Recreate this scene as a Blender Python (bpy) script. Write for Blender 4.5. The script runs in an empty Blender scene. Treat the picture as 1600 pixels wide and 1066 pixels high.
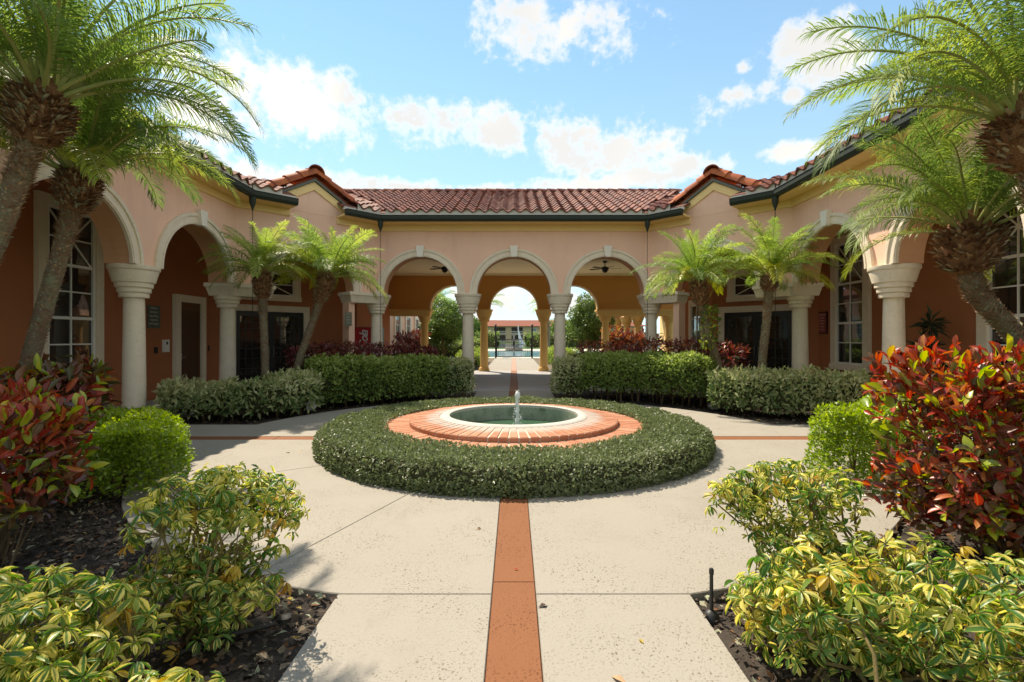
import bpy, bmesh, math, random
import numpy as np
from mathutils import Vector, Matrix

random.seed(7)
RNG = np.random.default_rng(11)
R = math.radians
scene = bpy.context.scene
COL = scene.collection

# ------------------------------------------------------------------ camera, sky, sun
CAMZ = 1.6
cam = bpy.data.cameras.new('camera')
cam.lens = 17.235
cam.sensor_width = 36.0
cam.shift_x = -3 / 1600
cam.shift_y = -5 / 1600
cam.clip_start = 0.05
cam.clip_end = 3000
camo = bpy.data.objects.new('camera', cam)
COL.objects.link(camo)
camo.location = (0, 0, CAMZ)
camo.rotation_euler = (R(90), 0, 0)
scene.camera = camo

SUN_EL = R(54)
SUN_AZ = math.atan2(-0.42, 0.59)          # clockwise from +Y
sun_dir = Vector((math.sin(SUN_AZ) * math.cos(SUN_EL), math.cos(SUN_AZ) * math.cos(SUN_EL), math.sin(SUN_EL)))
sl = bpy.data.lights.new('sun', 'SUN')
sl.energy = 2.0
sl.angle = R(0.53)
sl.color = (1.0, 0.94, 0.84)
so = bpy.data.objects.new('sun', sl)
COL.objects.link(so)
so.rotation_euler = (-sun_dir).to_track_quat('-Z', 'Y').to_euler()
so.location = (-20, 20, 30)

scene.view_settings.view_transform = 'Standard'
scene.view_settings.look = 'None'
scene.view_settings.gamma = 1.0
scene.view_settings.exposure = 1.92
scene.view_settings.use_curve_mapping = False
scene.view_settings.use_white_balance = True
scene.view_settings.white_balance_temperature = 7300
scene.cycles.use_denoising = True
scene.cycles.max_bounces = 8
scene.cycles.diffuse_bounces = 6
scene.cycles.transparent_max_bounces = 8
scene.cycles.caustics_reflective = False
scene.cycles.caustics_refractive = False
scene.cycles.sample_clamp_indirect = 6.0

world = bpy.data.worlds.new('World')
scene.world = world
world.use_nodes = True
SKY_STRENGTH = 0.15
CLOUD_WHITE = 2.2
CLOUD_GREY = 1.56


class NT:
    """small helper for node trees"""
    def __init__(self, tree):
        self.t = tree
        tree.nodes.clear()

    def n(self, typ, **kw):
        nd = self.t.nodes.new(typ)
        for k, v in kw.items():
            if k == 'ins':
                for kk, vv in v.items():
                    if isinstance(vv, bpy.types.NodeSocket):
                        self.t.links.new(vv, nd.inputs[kk])
                    else:
                        nd.inputs[kk].default_value = vv
            else:
                setattr(nd, k, v)
        return nd

    def math(self, op, a, b=None, c=None, clamp=False):
        nd = self.t.nodes.new('ShaderNodeMath')
        nd.operation = op
        nd.use_clamp = clamp
        for i, x in enumerate((a, b, c)):
            if x is None:
                continue
            if isinstance(x, bpy.types.NodeSocket):
                self.t.links.new(x, nd.inputs[i])
            else:
                nd.inputs[i].default_value = x
        return nd.outputs[0]

    def vmath(self, op, a, b=None):
        nd = self.t.nodes.new('ShaderNodeVectorMath')
        nd.operation = op
        for i, x in enumerate((a, b)):
            if x is None:
                continue
            if isinstance(x, bpy.types.NodeSocket):
                self.t.links.new(x, nd.inputs[i])
            else:
                nd.inputs[i].default_value = x
        return nd

    def mix(self, fac, a, b, blend='MIX'):
        nd = self.t.nodes.new('ShaderNodeMix')
        nd.data_type = 'RGBA'
        nd.blend_type = blend
        for key, x in ((0, fac), (6, a), (7, b)):
            if isinstance(x, bpy.types.NodeSocket):
                self.t.links.new(x, nd.inputs[key])
            else:
                if key and len(x) == 3:
                    x = (*x, 1)
                nd.inputs[key].default_value = x
        return nd.outputs[2]

    def smooth(self, x, lo, hi, a=0.0, b=1.0):
        nd = self.t.nodes.new('ShaderNodeMapRange')
        nd.interpolation_type = 'SMOOTHSTEP'
        self.t.links.new(x, nd.inputs[0])
        nd.inputs[1].default_value = lo
        nd.inputs[2].default_value = hi
        nd.inputs[3].default_value = a
        nd.inputs[4].default_value = b
        return nd.outputs[0]

    def noise(self, vec, scale, detail=4, rough=0.55, dist=0.0):
        nd = self.t.nodes.new('ShaderNodeTexNoise')
        if vec is not None:
            self.t.links.new(vec, nd.inputs['Vector'])
        nd.inputs['Scale'].default_value = scale
        nd.inputs['Detail'].default_value = detail
        nd.inputs['Roughness'].default_value = rough
        nd.inputs['Distortion'].default_value = dist
        return nd

    def ramp(self, fac, stops, interp='LINEAR'):
        nd = self.t.nodes.new('ShaderNodeValToRGB')
        nd.color_ramp.interpolation = interp
        els = nd.color_ramp.elements
        while len(els) > 1:
            els.remove(els[-1])
        els[0].position = stops[0][0]
        els[0].color = (*stops[0][1], 1)
        for p, c in stops[1:]:
            e = els.new(p)
            e.color = (*c, 1)
        self.t.links.new(fac, nd.inputs[0])
        return nd.outputs[0]


def build_world():
    w = NT(world.node_tree)
    out = w.n('ShaderNodeOutputWorld')
    bg = w.n('ShaderNodeBackground')
    bg.inputs['Strength'].default_value = SKY_STRENGTH
    w.t.links.new(bg.outputs[0], out.inputs[0])
    sky = w.n('ShaderNodeTexSky', sky_type='NISHITA', sun_disc=False)
    sky.sun_elevation = SUN_EL
    sky.sun_rotation = SUN_AZ
    sky.air_density = 0.5
    sky.dust_density = 0.0
    sky.ozone_density = 0.0
    tc = w.n('ShaderNodeTexCoord')
    d = tc.outputs['Generated']
    sep = w.n('ShaderNodeSeparateXYZ', ins={0: d})
    az = w.math('ARCTAN2', sep.outputs[0], sep.outputs[1])
    el = w.math('ARCSINE', sep.outputs[2])
    # noise used to fray the cloud edges
    n1 = w.noise(d, 7.0, 7, 0.6).outputs['Fac']
    n2 = w.noise(d, 22.0, 5, 0.6).outputs['Fac']
    comb = w.n('ShaderNodeCombineXYZ', ins={0: az, 1: el})
    p0 = comb.outputs[0]

    def ae(px, py):
        a = math.atan((px - 803) / 766)
        e = math.atan((528 - py) / math.hypot(766, px - 803))
        return a, e
    blobs = []
    for px, py, sx, sy in [(395, 125, 95, 38), (300, 165, 90, 45), (470, 165, 110, 44), (530, 150, 40, 26), (350, 110, 45, 26),
                           (690, 195, 125, 28), (640, 190, 60, 24), (760, 205, 55, 20),
                           (820, 15, 62, 18), (880, 50, 115, 30), (930, 35, 60, 20), (840, 30, 50, 22),
                           (1265, 85, 62, 38), (1250, 60, 40, 24), (1310, 95, 40, 20), (1150, 150, 66, 17), (1235, 148, 20, 12),
                           (890, 205, 52, 26), (950, 235, 120, 30), (1030, 225, 50, 24), (1060, 255, 70, 20), (900, 250, 60, 22),
                           (1235, 235, 55, 13), (470, 280, 130, 15), (620, 292, 110, 12), (760, 300, 120, 13), (900, 290, 130, 12), (1010, 275, 90, 14),
                           (800, 470, 150, 26), (700, 500, 130, 22), (930, 480, 110, 26), (840, 430, 60, 16), (1160, 105, 12, 8)]:
        a, e = ae(px, py)
        k = 1 / math.hypot(1, (px - 803) / 766)
        blobs.append((a, e, sx / 766 * k * k, sy / 766 * k))
    rr = random.Random(3)
    for i in range(150):                   # unseen cumulus outside the view, packed denser to add fill light
        a = rr.uniform(R(62), R(298))
        e = R(rr.choice([6, 10, 16, 22, 28, 36, 45, 55, 66]) + rr.uniform(-3, 3))
        s = rr.uniform(0.12, 0.28)
        if a > math.pi:
            a -= 2 * math.pi
        blobs.append((a, e, s / math.cos(e), s * rr.uniform(0.25, 0.4)))
    acc = None
    for a, e, sx, sy in blobs:
        v = w.vmath('SUBTRACT', p0, (a, e, 0)).outputs[0]
        v = w.vmath('MULTIPLY', v, (1 / sx, 1 / sy, 0)).outputs[0]
        m = w.math('SUBTRACT', 1.0, w.vmath('LENGTH', v).outputs['Value'])
        acc = m if acc is None else w.math('MAXIMUM', acc, m)
    acc = w.math('MAXIMUM', acc, -0.9)
    n3 = w.noise(d, 60.0, 4, 0.6).outputs['Fac']
    fr = w.math('ADD', w.math('ADD', w.math('MULTIPLY', w.math('SUBTRACT', n1, 0.5), 2.9), w.math('MULTIPLY', w.math('SUBTRACT', n2, 0.5), 2.8)), w.math('MULTIPLY', w.math('SUBTRACT', n3, 0.5), 1.5))
    dens = w.math('ADD', acc, fr)
    mask = w.smooth(dens, -0.42, 0.85, 0.0, 0.96)
    # thin veil of cirrus everywhere
    mp = w.vmath('MULTIPLY', d, (1.0, 1.0, 3.0)).outputs[0]
    veil = w.noise(mp, 3.0, 6, 0.6, 0.4).outputs['Fac']
    veilm = w.smooth(veil, 0.42, 0.8, 0.0, 0.55)
    low = w.smooth(el, 0.03, 0.6, 0.72, 0.22)
    skyt = w.mix(1.0, sky.outputs[0], (0.53, 0.75, 0.73), 'MULTIPLY')
    base = w.mix(w.math('MAXIMUM', veilm, low), skyt, (1.04, 1.42, 1.68))
    shade = w.smooth(w.noise(d, 4.0, 2, 0.5).outputs['Fac'], 0.32, 0.58)
    edge = w.smooth(dens, 0.0, 0.75)
    g = w.math('MULTIPLY', shade, edge)
    g = w.math('MAXIMUM', g, w.smooth(el, 0.02, 0.24, 0.95, 0.0))
    ccol = w.mix(g, (CLOUD_WHITE, CLOUD_WHITE * 0.985, CLOUD_WHITE * 0.96), (CLOUD_GREY, CLOUD_GREY * 1.04, CLOUD_GREY * 1.1))
    final = w.mix(mask, base, ccol)
    w.t.links.new(final, bg.inputs[0])


build_world()

# ------------------------------------------------------------------ materials
MATS = {}


def new_mat(name):
    m = bpy.data.materials.new(name)
    m.use_nodes = True
    return m, NT(m.node_tree)


def finish(nt, surf, disp_h=None):
    out = nt.n('ShaderNodeOutputMaterial')
    nt.t.links.new(surf, out.inputs[0])


def surface(name, color, rough=0.8, vary=0.12, scale=3.0, bump=0.15, bscale=60.0, spec=0.3, metallic=0.0, dirt=None, rand=0.0, streak=0.0):
    """painted / rough surface with mottled colour and fine relief"""
    m, t = new_mat(name)
    geo = t.n('ShaderNodeNewGeometry')
    v = geo.outputs['Position']
    n1 = t.noise(v, scale, 5, 0.6).outputs['Fac']
    c = t.mix(n1, tuple(x * (1 - vary) for x in color), tuple(min(1, x * (1 + vary)) for x in color))
    if dirt:
        n2 = t.noise(v, dirt[1], 6, 0.65).outputs['Fac']
        c = t.mix(t.smooth(n2, dirt[2], dirt[3], 0, dirt[4]), c, dirt[0])
    if rand:
        oi = t.n('ShaderNodeObjectInfo')
        k = t.math('ADD', t.math('MULTIPLY', oi.outputs['Random'], 2 * rand), 1 - rand)
        hs = t.n('ShaderNodeHueSaturation', ins={'Color': c, 'Value': k})
        c = hs.outputs[0]
    if streak:
        sv = t.vmath('MULTIPLY', v, (5.0, 5.0, 0.35)).outputs[0]
        sn = t.noise(sv, 1.0, 6, 0.65).outputs['Fac']
        c = t.mix(t.smooth(sn, 0.5, 0.78, 0, streak), c, tuple(x * k for x, k in zip(color, (0.66, 0.62, 0.6))))
        c = t.mix(t.smooth(t.noise(v, 0.55, 4, 0.6).outputs['Fac'], 0.45, 0.7, 0, streak * .6), c, tuple(min(1, x * 1.15) for x in color))
    b = t.n('ShaderNodeBsdfPrincipled')
    t.t.links.new(c, b.inputs['Base Color'])
    b.inputs['Roughness'].default_value = rough
    b.inputs['Specular IOR Level'].default_value = spec
    b.inputs['Metallic'].default_value = metallic
    if bump:
        nb = t.noise(v, bscale, 4, 0.6).outputs['Fac']
        bn = t.n('ShaderNodeBump', ins={'Height': nb, 'Strength': bump, 'Distance': 0.01})
        t.t.links.new(bn.outputs[0], b.inputs['Normal'])
    finish(t, b.outputs[0])
    MATS[name] = m
    return m


def leaf_mat(name, stops, trans=0.35, rough=0.42, spec=0.45, edge=None, rib=None, patch=None):
    """leaf: colour by a per-leaf random value, optional pale margin and midrib; light shines through"""
    m, t = new_mat(name)
    at = t.n('ShaderNodeAttribute', attribute_name='leafcol')
    sep = t.n('ShaderNodeSeparateColor', ins={0: at.outputs['Color']})
    oi = t.n('ShaderNodeObjectInfo')
    fac = t.math('FRACT', t.math('ADD', sep.outputs[0], t.math('MULTIPLY', oi.outputs['Random'], at.outputs['Alpha'])))
    c = t.ramp(fac, stops)
    if edge:
        tc = t.n('ShaderNodeTexCoord')
        nz = t.noise(tc.outputs['Object'], edge[1], 3, 0.6).outputs['Fac']
        e = t.math('ADD', t.math('MULTIPLY', sep.outputs[1], 1.0), t.math('MULTIPLY', t.math('SUBTRACT', nz, 0.5), edge[2]))
        r2 = t.math('MULTIPLY', t.math('SUBTRACT', t.math('FRACT', t.math('MULTIPLY', fac, 7.31)), 0.5), edge[5])
        e = t.math('ADD', e, r2)
        c = t.mix(t.smooth(e, edge[3], edge[4]), c, edge[0])
    if rib:
        c = t.mix(t.smooth(sep.outputs[1], 0.0, 0.16, rib[1], 0.0), c, rib[0])
    b = t.n('ShaderNodeBsdfPrincipled')
    t.t.links.new(c, b.inputs['Base Color'])
    b.inputs['Roughness'].default_value = rough
    b.inputs['Specular IOR Level'].default_value = spec
    tr = t.n('ShaderNodeBsdfTranslucent')
    ct = t.n('ShaderNodeHueSaturation', ins={'Color': c, 'Saturation': 1.1, 'Value': 1.5})
    t.t.links.new(ct.outputs[0], tr.inputs[0])
    mx = t.n('ShaderNodeMixShader')
    mx.inputs[0].default_value = trans
    t.t.links.new(b.outputs[0], mx.inputs[1])
    t.t.links.new(tr.outputs[0], mx.inputs[2])
    finish(t, mx.outputs[0])
    MATS[name] = m
    return m


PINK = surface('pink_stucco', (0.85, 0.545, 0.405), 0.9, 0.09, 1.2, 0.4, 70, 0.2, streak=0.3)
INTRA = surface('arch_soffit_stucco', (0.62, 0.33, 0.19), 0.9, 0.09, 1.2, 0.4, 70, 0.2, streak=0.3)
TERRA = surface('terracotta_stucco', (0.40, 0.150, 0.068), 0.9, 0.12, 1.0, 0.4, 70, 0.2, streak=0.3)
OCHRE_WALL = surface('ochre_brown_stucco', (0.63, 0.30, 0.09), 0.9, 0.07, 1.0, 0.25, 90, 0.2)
CREAM = surface('cast_stone', (0.77, 0.67, 0.525), 0.85, 0.10, 6, 0.6, 90, 0.25, dirt=((0.40, 0.32, 0.23), 14, 0.55, 0.75, 0.5), streak=0.35)
KEYST = surface('pale_keystone', (0.80, 0.74, 0.64), 0.85, 0.06, 6, 0.2, 110, 0.25)
OCHRE = surface('bounce_tinted_stone', (0.66, 0.42, 0.15), 0.85, 0.10, 6, 0.3, 110, 0.25)  # cast stone tinted ochre to carry the warm bounced light
SOFFIT = surface('cream_yellow_soffit', (0.84, 0.61, 0.29), 0.85, 0.05, 2, 0.08, 60, 0.2)
CEIL = surface('cream_ceiling', (0.95, 0.82, 0.54), 0.9, 0.04, 2, 0.05, 60, 0.2)
GUTTER = surface('dark_green_gutter', (0.026, 0.034, 0.024), 0.6, 0.15, 3, 0.0, 40, 0.25)
FASCIA = surface('grey_fascia', (0.13, 0.14, 0.12), 0.6, 0.1, 3, 0.05, 40, 0.4)
MORTAR = surface('eave_mortar', (0.62, 0.57, 0.50), 0.9, 0.12, 8, 0.3, 50, 0.2)
DECK = surface('roof_deck', (0.20, 0.085, 0.06), 0.9, 0.15, 3, 0.1, 40, 0.2)
WHITE = surface('white_frame_paint', (0.78, 0.76, 0.70), 0.5, 0.04, 4, 0.03, 60, 0.4)
BLACK = surface('black_metal', (0.012, 0.012, 0.012), 0.4, 0.1, 4, 0.0, 60, 0.5)
WOOD = surface('dark_door_wood', (0.075, 0.032, 0.016), 0.45, 0.25, 5, 0.05, 60, 0.4)
RIMST = surface('bleached_rim_plaster', (0.50, 0.47, 0.42), 0.85, 0.12, 7, 0.35, 60, 0.25, dirt=((0.34, 0.34, 0.29), 9, 0.5, 0.75, 0.6))
POOLW = surface('algae_pool_plaster', (0.27, 0.31, 0.24), 0.8, 0.3, 6, 0.2, 60, 0.3, dirt=((0.09, 0.14, 0.08), 4, 0.45, 0.7, 0.8))
BRICKM = surface('joint_mortar', (0.58, 0.47, 0.37), 0.95, 0.12, 8, 0.3, 80, 0.2)
SOIL = surface('dark_mulch', (0.052, 0.042, 0.034), 0.95, 0.5, 9, 1.0, 45, 0.2, dirt=((0.085, 0.066, 0.05), 3.5, 0.52, 0.75, 0.7))
DIRT = surface('sandy_soil', (0.16, 0.125, 0.085), 0.95, 0.35, 9, 0.6, 45, 0.2)
CHIP = surface('bark_chip', (0.075, 0.054, 0.042), 0.9, 0.6, 25, 0.3, 60, 0.25)
TWIG = surface('shrub_twig', (0.15, 0.105, 0.06), 0.85, 0.25, 30, 0.3, 120, 0.2)
TWIGG = surface('green_brown_twig', (0.17, 0.13, 0.05), 0.8, 0.25, 30, 0.3, 120, 0.3)
CORE = surface('shade_core', (0.055, 0.055, 0.026), 0.95, 0.4, 20, 0.5, 60, 0.1)  # dark core colour, stands in for shade inside the foliage
BARK = surface('grey_palm_bark', (0.18, 0.125, 0.082), 0.9, 0.3, 22, 0.5, 80, 0.2, dirt=((0.22, 0.27, 0.17), 4, 0.45, 0.7, 0.6))
SCARB = surface('brown_leaf_scar', (0.26, 0.15, 0.09), 0.85, 0.35, 30, 0.4, 90, 0.2)
SCAR = surface('palm_leaf_scar', (0.33, 0.275, 0.19), 0.85, 0.35, 30, 0.4, 90, 0.25, dirt=((0.26, 0.31, 0.21), 1.3, 0.45, 0.6, 0.7))
FIBRE = surface('brown_palm_fibre', (0.20, 0.098, 0.048), 0.9, 0.45, 26, 0.6, 90, 0.2)
BOOTD = surface('dark_frond_base', (0.12, 0.055, 0.03), 0.9, 0.5, 16, 0.4, 90, 0.2)
BOOT = surface('old_frond_base', (0.40, 0.26, 0.15), 0.85, 0.5, 16, 0.4, 90, 0.25)
STONE = surface('grey_stone', (0.22, 0.21, 0.19), 0.85, 0.2, 10, 0.4, 40, 0.3)
PLASTIC = surface('black_plastic', (0.018, 0.018, 0.018), 0.5, 0.2, 10, 0.05, 40, 0.5)
PIPE = surface('dull_black_pipe', (0.04, 0.034, 0.028), 0.6, 0.3, 10, 0.1, 40, 0.4)
RED = surface('red_machine_paint', (0.46, 0.012, 0.018), 0.35, 0.06, 2, 0.0, 40, 0.5)
REDSIGN = surface('red_sign', (0.28, 0.06, 0.05), 0.5, 0.06, 2, 0.0, 40, 0.4)
LETTER = surface('white_lettering', (0.75, 0.72, 0.70), 0.5, 0.02, 2, 0.0, 40, 0.3)
PLAQUE = surface('green_marble_plaque', (0.05, 0.065, 0.05), 0.35, 0.6, 18, 0.0, 40, 0.5, dirt=((0.17, 0.20, 0.16), 11, 0.5, 0.68, 0.7))
PLAQUEG = surface('grey_green_plaque', (0.20, 0.20, 0.14), 0.5, 0.2, 12, 0.0, 40, 0.4)
GRASS = surface('lawn', (0.07, 0.12, 0.03), 0.95, 0.35, 0.6, 0.4, 30, 0.1)
FARWALL = surface('far_cream_wall', (0.50, 0.40, 0.27), 0.9, 0.05, 1, 0.05, 30, 0.2)
FARDARK = surface('far_dark_balcony', (0.055, 0.045, 0.04), 0.8, 0.1, 1, 0.0, 30, 0.2)
FARROOF = surface('far_red_roof', (0.24, 0.085, 0.055), 0.9, 0.2, 1.2, 0.2, 10, 0.2)
DECKST = surface('pale_pool_deck', (0.58, 0.52, 0.42), 0.9, 0.06, 1, 0.1, 30, 0.2)


def concrete_mat(name, col, pit=1.0):
    """cast 'coquina' paving: cream, mottled, with pits and speckles"""
    m, t = new_mat(name)
    geo = t.n('ShaderNodeNewGeometry')
    v = geo.outputs['Position']
    big = t.noise(v, 0.9, 4, 0.55).outputs['Fac']
    mid = t.noise(v, 7, 6, 0.65).outputs['Fac']
    c = t.mix(big, tuple(x * 0.93 for x in col), tuple(x * 1.05 for x in col))
    c = t.mix(t.smooth(mid, 0.55, 0.78, 0, 0.28), c, tuple(a * b for a, b in zip(col, (0.75, 0.68, 0.56))))
    patches = t.smooth(t.noise(v, 1.7, 5, 0.6).outputs['Fac'], 0.38, 0.62)
    vor = t.n('ShaderNodeTexVoronoi', feature='F1')
    mp = t.n('ShaderNodeMapping', ins={'Vector': v, 'Scale': (1.0, 0.8, 1.0)})
    nv = t.noise(v, 30, 3, 0.6)
    vv = t.vmath('ADD', mp.outputs[0], t.vmath('MULTIPLY', nv.outputs['Color'], (0.03, 0.03, 0.0)).outputs[0]).outputs[0]
    t.t.links.new(vv, vor.inputs['Vector'])
    vor.inputs['Scale'].default_value = 52
    sepc = t.n('ShaderNodeSeparateColor', ins={0: vor.outputs['Color']})
    sel = t.math('GREATER_THAN', sepc.outputs[0], 0.62)
    pitm = t.math('MULTIPLY', t.math('MULTIPLY', t.smooth(vor.outputs['Distance'], 0.16, 0.36, 1, 0), sel), patches)
    fine = t.noise(v, 75, 3, 0.6).outputs['Fac']
    specks = t.math('MULTIPLY', t.smooth(fine, 0.57, 0.68, 0, 0.75), t.math('ADD', t.math('MULTIPLY', patches, 0.7), 0.3))
    dark = t.math('MULTIPLY', t.math('MAXIMUM', pitm, specks), pit)
    c = t.mix(dark, c, tuple(a * b for a, b in zip(col, (0.52, 0.44, 0.34))))
    st = t.smooth(t.noise(v, 2.6, 7, 0.7).outputs['Fac'], 0.66, 0.8, 0, 0.35)
    c = t.mix(st, c, tuple(a * b for a, b in zip(col, (0.55, 0.52, 0.46))))
    st2 = t.smooth(t.noise(v, 0.7, 8, 0.72, 0.6).outputs['Fac'], 0.50, 0.72, 0, 0.38)
    c = t.mix(st2, c, tuple(a * b for a, b in zip(col, (0.72, 0.70, 0.64))))
    b = t.n('ShaderNodeBsdfPrincipled')
    t.t.links.new(c, b.inputs['Base Color'])
    b.inputs['Roughness'].default_value = 0.85
    b.inputs['Specular IOR Level'].default_value = 0.25
    hgt = t.math('SUBTRACT', t.math('MULTIPLY', t.noise(v, 40, 5, 0.65).outputs['Fac'], 0.5), dark)
    bn = t.n('ShaderNodeBump', ins={'Height': hgt, 'Strength': 0.5, 'Distance': 0.008})
    t.t.links.new(bn.outputs[0], b.inputs['Normal'])
    finish(t, b.outputs[0])
    return m


PAVE = concrete_mat('cream_coquina_paving', (0.325, 0.295, 0.250))
STRIP = concrete_mat('orange_stained_paving', (0.232, 0.092, 0.040), 0.9)
BREEZE = concrete_mat('grey_breezeway_floor', (0.37, 0.36, 0.355), 0.7)


def brick_mat():
    m, t = new_mat('fountain_brick')
    geo = t.n('ShaderNodeNewGeometry')
    v = geo.outputs['Position']
    oi = t.n('ShaderNodeObjectInfo')
    c = t.ramp(oi.outputs['Random'], [(0, (0.40, 0.155, 0.082)), (0.5, (0.45, 0.19, 0.105)), (1, (0.49, 0.23, 0.14))])
    n = t.noise(v, 16, 5, 0.6).outputs['Fac']
    c = t.mix(t.smooth(n, 0.4, 0.75, 0, 0.45), c, (0.50, 0.29, 0.20))
    # lime bloom creeping out from the basin: a stain with its own ragged shape
    d = t.vmath('SUBTRACT', v, (0, 7.84, 0)).outputs[0]
    d = t.vmath('MULTIPLY', d, (1, 1, 0)).outputs[0]
    rad = t.vmath('LENGTH', d).outputs['Value']
    nz = t.noise(v, 5, 5, 0.65).outputs['Fac']
    k = t.math('ADD', rad, t.math('MULTIPLY', t.math('SUBTRACT', nz, 0.5), 0.35))
    bloom = t.smooth(k, 1.26, 1.47, 0.85, 0.0)
    c = t.mix(bloom, c, (0.46, 0.405, 0.355))
    b = t.n('ShaderNodeBsdfPrincipled')
    t.t.links.new(c, b.inputs['Base Color'])
    b.inputs['Roughness'].default_value = 0.85
    b.inputs['Specular IOR Level'].default_value = 0.25
    nb = t.noise(v, 70, 4, 0.6).outputs['Fac']
    bn = t.n('ShaderNodeBump', ins={'Height': nb, 'Strength': 0.35, 'Distance': 0.006})
    t.t.links.new(bn.outputs[0], b.inputs['Normal'])
    finish(t, b.outputs[0])
    return m


BRICK = brick_mat()


def tile_mat(name, stops, dark):
    m, t = new_mat(name)
    oi = t.n('ShaderNodeObjectInfo')
    at = t.n('ShaderNodeAttribute', attribute_name='leafcol')
    sep = t.n('ShaderNodeSeparateColor', ins={0: at.outputs['Color']})
    f = t.math('FRACT', t.math('ADD', oi.outputs['Random'], sep.outputs[0]))
    c = t.ramp(f, stops)
    geo = t.n('ShaderNodeNewGeometry')
    n = t.noise(geo.outputs['Position'], 3.0, 6, 0.65).outputs['Fac']
    c = t.mix(t.smooth(n, 0.42, 0.7, 0, 0.75), c, dark)
    b = t.n('ShaderNodeBsdfPrincipled')
    t.t.links.new(c, b.inputs['Base Color'])
    b.inputs['Roughness'].default_value = 0.75
    b.inputs['Specular IOR Level'].default_value = 0.2
    nb = t.noise(geo.outputs['Position'], 50, 4, 0.6).outputs['Fac']
    bn = t.n('ShaderNodeBump', ins={'Height': nb, 'Strength': 0.25, 'Distance': 0.006})
    t.t.links.new(bn.outputs[0], b.inputs['Normal'])
    finish(t, b.outputs[0])
    return m


TILE = tile_mat('clay_roof_tile', [(0, (0.15, 0.052, 0.040)), (0.4, (0.21, 0.075, 0.052)), (0.8, (0.27, 0.10, 0.068)), (1, (0.17, 0.06, 0.048))], (0.075, 0.042, 0.042))
BARREL = tile_mat('orange_barrel_tile', [(0, (0.40, 0.105, 0.040)), (0.5, (0.47, 0.14, 0.05)), (1, (0.33, 0.085, 0.040))], (0.20, 0.06, 0.035))


def glass_mat(name, col, rough=0.02, spec=0.5):
    m, t = new_mat(name)
    b = t.n('ShaderNodeBsdfPrincipled')
    geo = t.n('ShaderNodeNewGeometry')
    n = t.noise(geo.outputs['Position'], 1.4, 3, 0.5).outputs['Fac']
    c = t.mix(t.smooth(n, 0.4, 0.7), col, tuple(x * 1.9 for x in col))
    t.t.links.new(c, b.inputs['Base Color'])
    b.inputs['Roughness'].default_value = rough
    b.inputs['Specular IOR Level'].default_value = spec
    finish(t, b.outputs[0])
    return m


GLASS = glass_mat('dark_window_glass', (0.022, 0.020, 0.018), 0.02, 0.9)
GLASSD = glass_mat('door_glass', (0.02, 0.018, 0.014), 0.015, 0.9)


def water_mat(name, col, rough, bscale, bstr, spec=0.5, rings=False):
    m, t = new_mat(name)
    b = t.n('ShaderNodeBsdfPrincipled')
    b.inputs['Base Color'].default_value = (*col, 1)
    b.inputs['Roughness'].default_value = rough
    b.inputs['Specular IOR Level'].default_value = spec
    geo = t.n('ShaderNodeNewGeometry')
    n = t.noise(geo.outputs['Position'], bscale, 3, 0.5).outputs['Fac']
    if rings:
        dv = t.vmath('SUBTRACT', geo.outputs['Position'], (0.055, 7.84, 0.135)).outputs[0]
        dist = t.vmath('LENGTH', dv).outputs['Value']
        wv = t.math('SINE', t.math('MULTIPLY', t.math('ADD', dist, t.math('MULTIPLY', n, 0.06)), 75.0))
        n = t.math('ADD', n, t.math('MULTIPLY', wv, t.smooth(dist, 0.1, 0.9, 0.5, 0.08)))
    bn = t.n('ShaderNodeBump', ins={'Height': n, 'Strength': bstr, 'Distance': 0.02})
    t.t.links.new(bn.outputs[0], b.inputs['Normal'])
    finish(t, b.outputs[0])
    return m


WATER = water_mat('green_basin_water', (0.05, 0.12, 0.065), 0.06, 16, 0.8, 0.5, True)
POOLBLUE = water_mat('pool_water', (0.22, 0.46, 0.55), 0.08, 4, 0.2)
LAKE = water_mat('lake_water', (0.10, 0.14, 0.15), 0.08, 1, 0.2)


def foam_mat():
    m, t = new_mat('white_water')
    b = t.n('ShaderNodeBsdfPrincipled')
    b.inputs['Base Color'].default_value = (0.86, 0.88, 0.88, 1)
    b.inputs['Roughness'].default_value = 0.3
    b.inputs['Transmission Weight'].default_value = 0.1
    b.inputs['IOR'].default_value = 1.33
    finish(t, b.outputs[0])
    return m


FOAM = foam_mat()

# foliage palettes (real leaf pigments)
L_RING = leaf_mat('groundcover_leaf', [(0, (0.10, 0.135, 0.052)), (0.5, (0.155, 0.19, 0.080)), (0.85, (0.215, 0.25, 0.12)), (1, (0.32, 0.34, 0.20))], 0.30, 0.42, 0.4)
L_HEDGE = leaf_mat('hedge_leaf', [(0, (0.09, 0.145, 0.036)), (0.4, (0.16, 0.235, 0.055)), (0.7, (0.28, 0.36, 0.085)), (1, (0.44, 0.48, 0.20))], 0.42, 0.5, 0.35)
L_LIME = leaf_mat('lime_leaf', [(0, (0.12, 0.19, 0.020)), (0.5, (0.23, 0.33, 0.030)), (0.85, (0.37, 0.45, 0.05)), (1, (0.45, 0.48, 0.08))], 0.40, 0.42)
L_SCHM = leaf_mat('variegated_leaf_far', [(0, (0.09, 0.15, 0.045)), (0.22, (0.16, 0.23, 0.08)), (0.42, (0.36, 0.40, 0.18)), (0.8, (0.60, 0.58, 0.34)), (1, (0.24, 0.31, 0.11))], 0.35, 0.5, 0.35)
L_SCHG = leaf_mat('variegated_leaf_green', [(0, (0.055, 0.15, 0.025)), (0.5, (0.08, 0.19, 0.03)), (1, (0.15, 0.28, 0.05))], 0.46, 0.36, 0.5,
                  edge=((0.66, 0.58, 0.16), 9, 0.8, 0.50, 0.74, 0.8))
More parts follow.
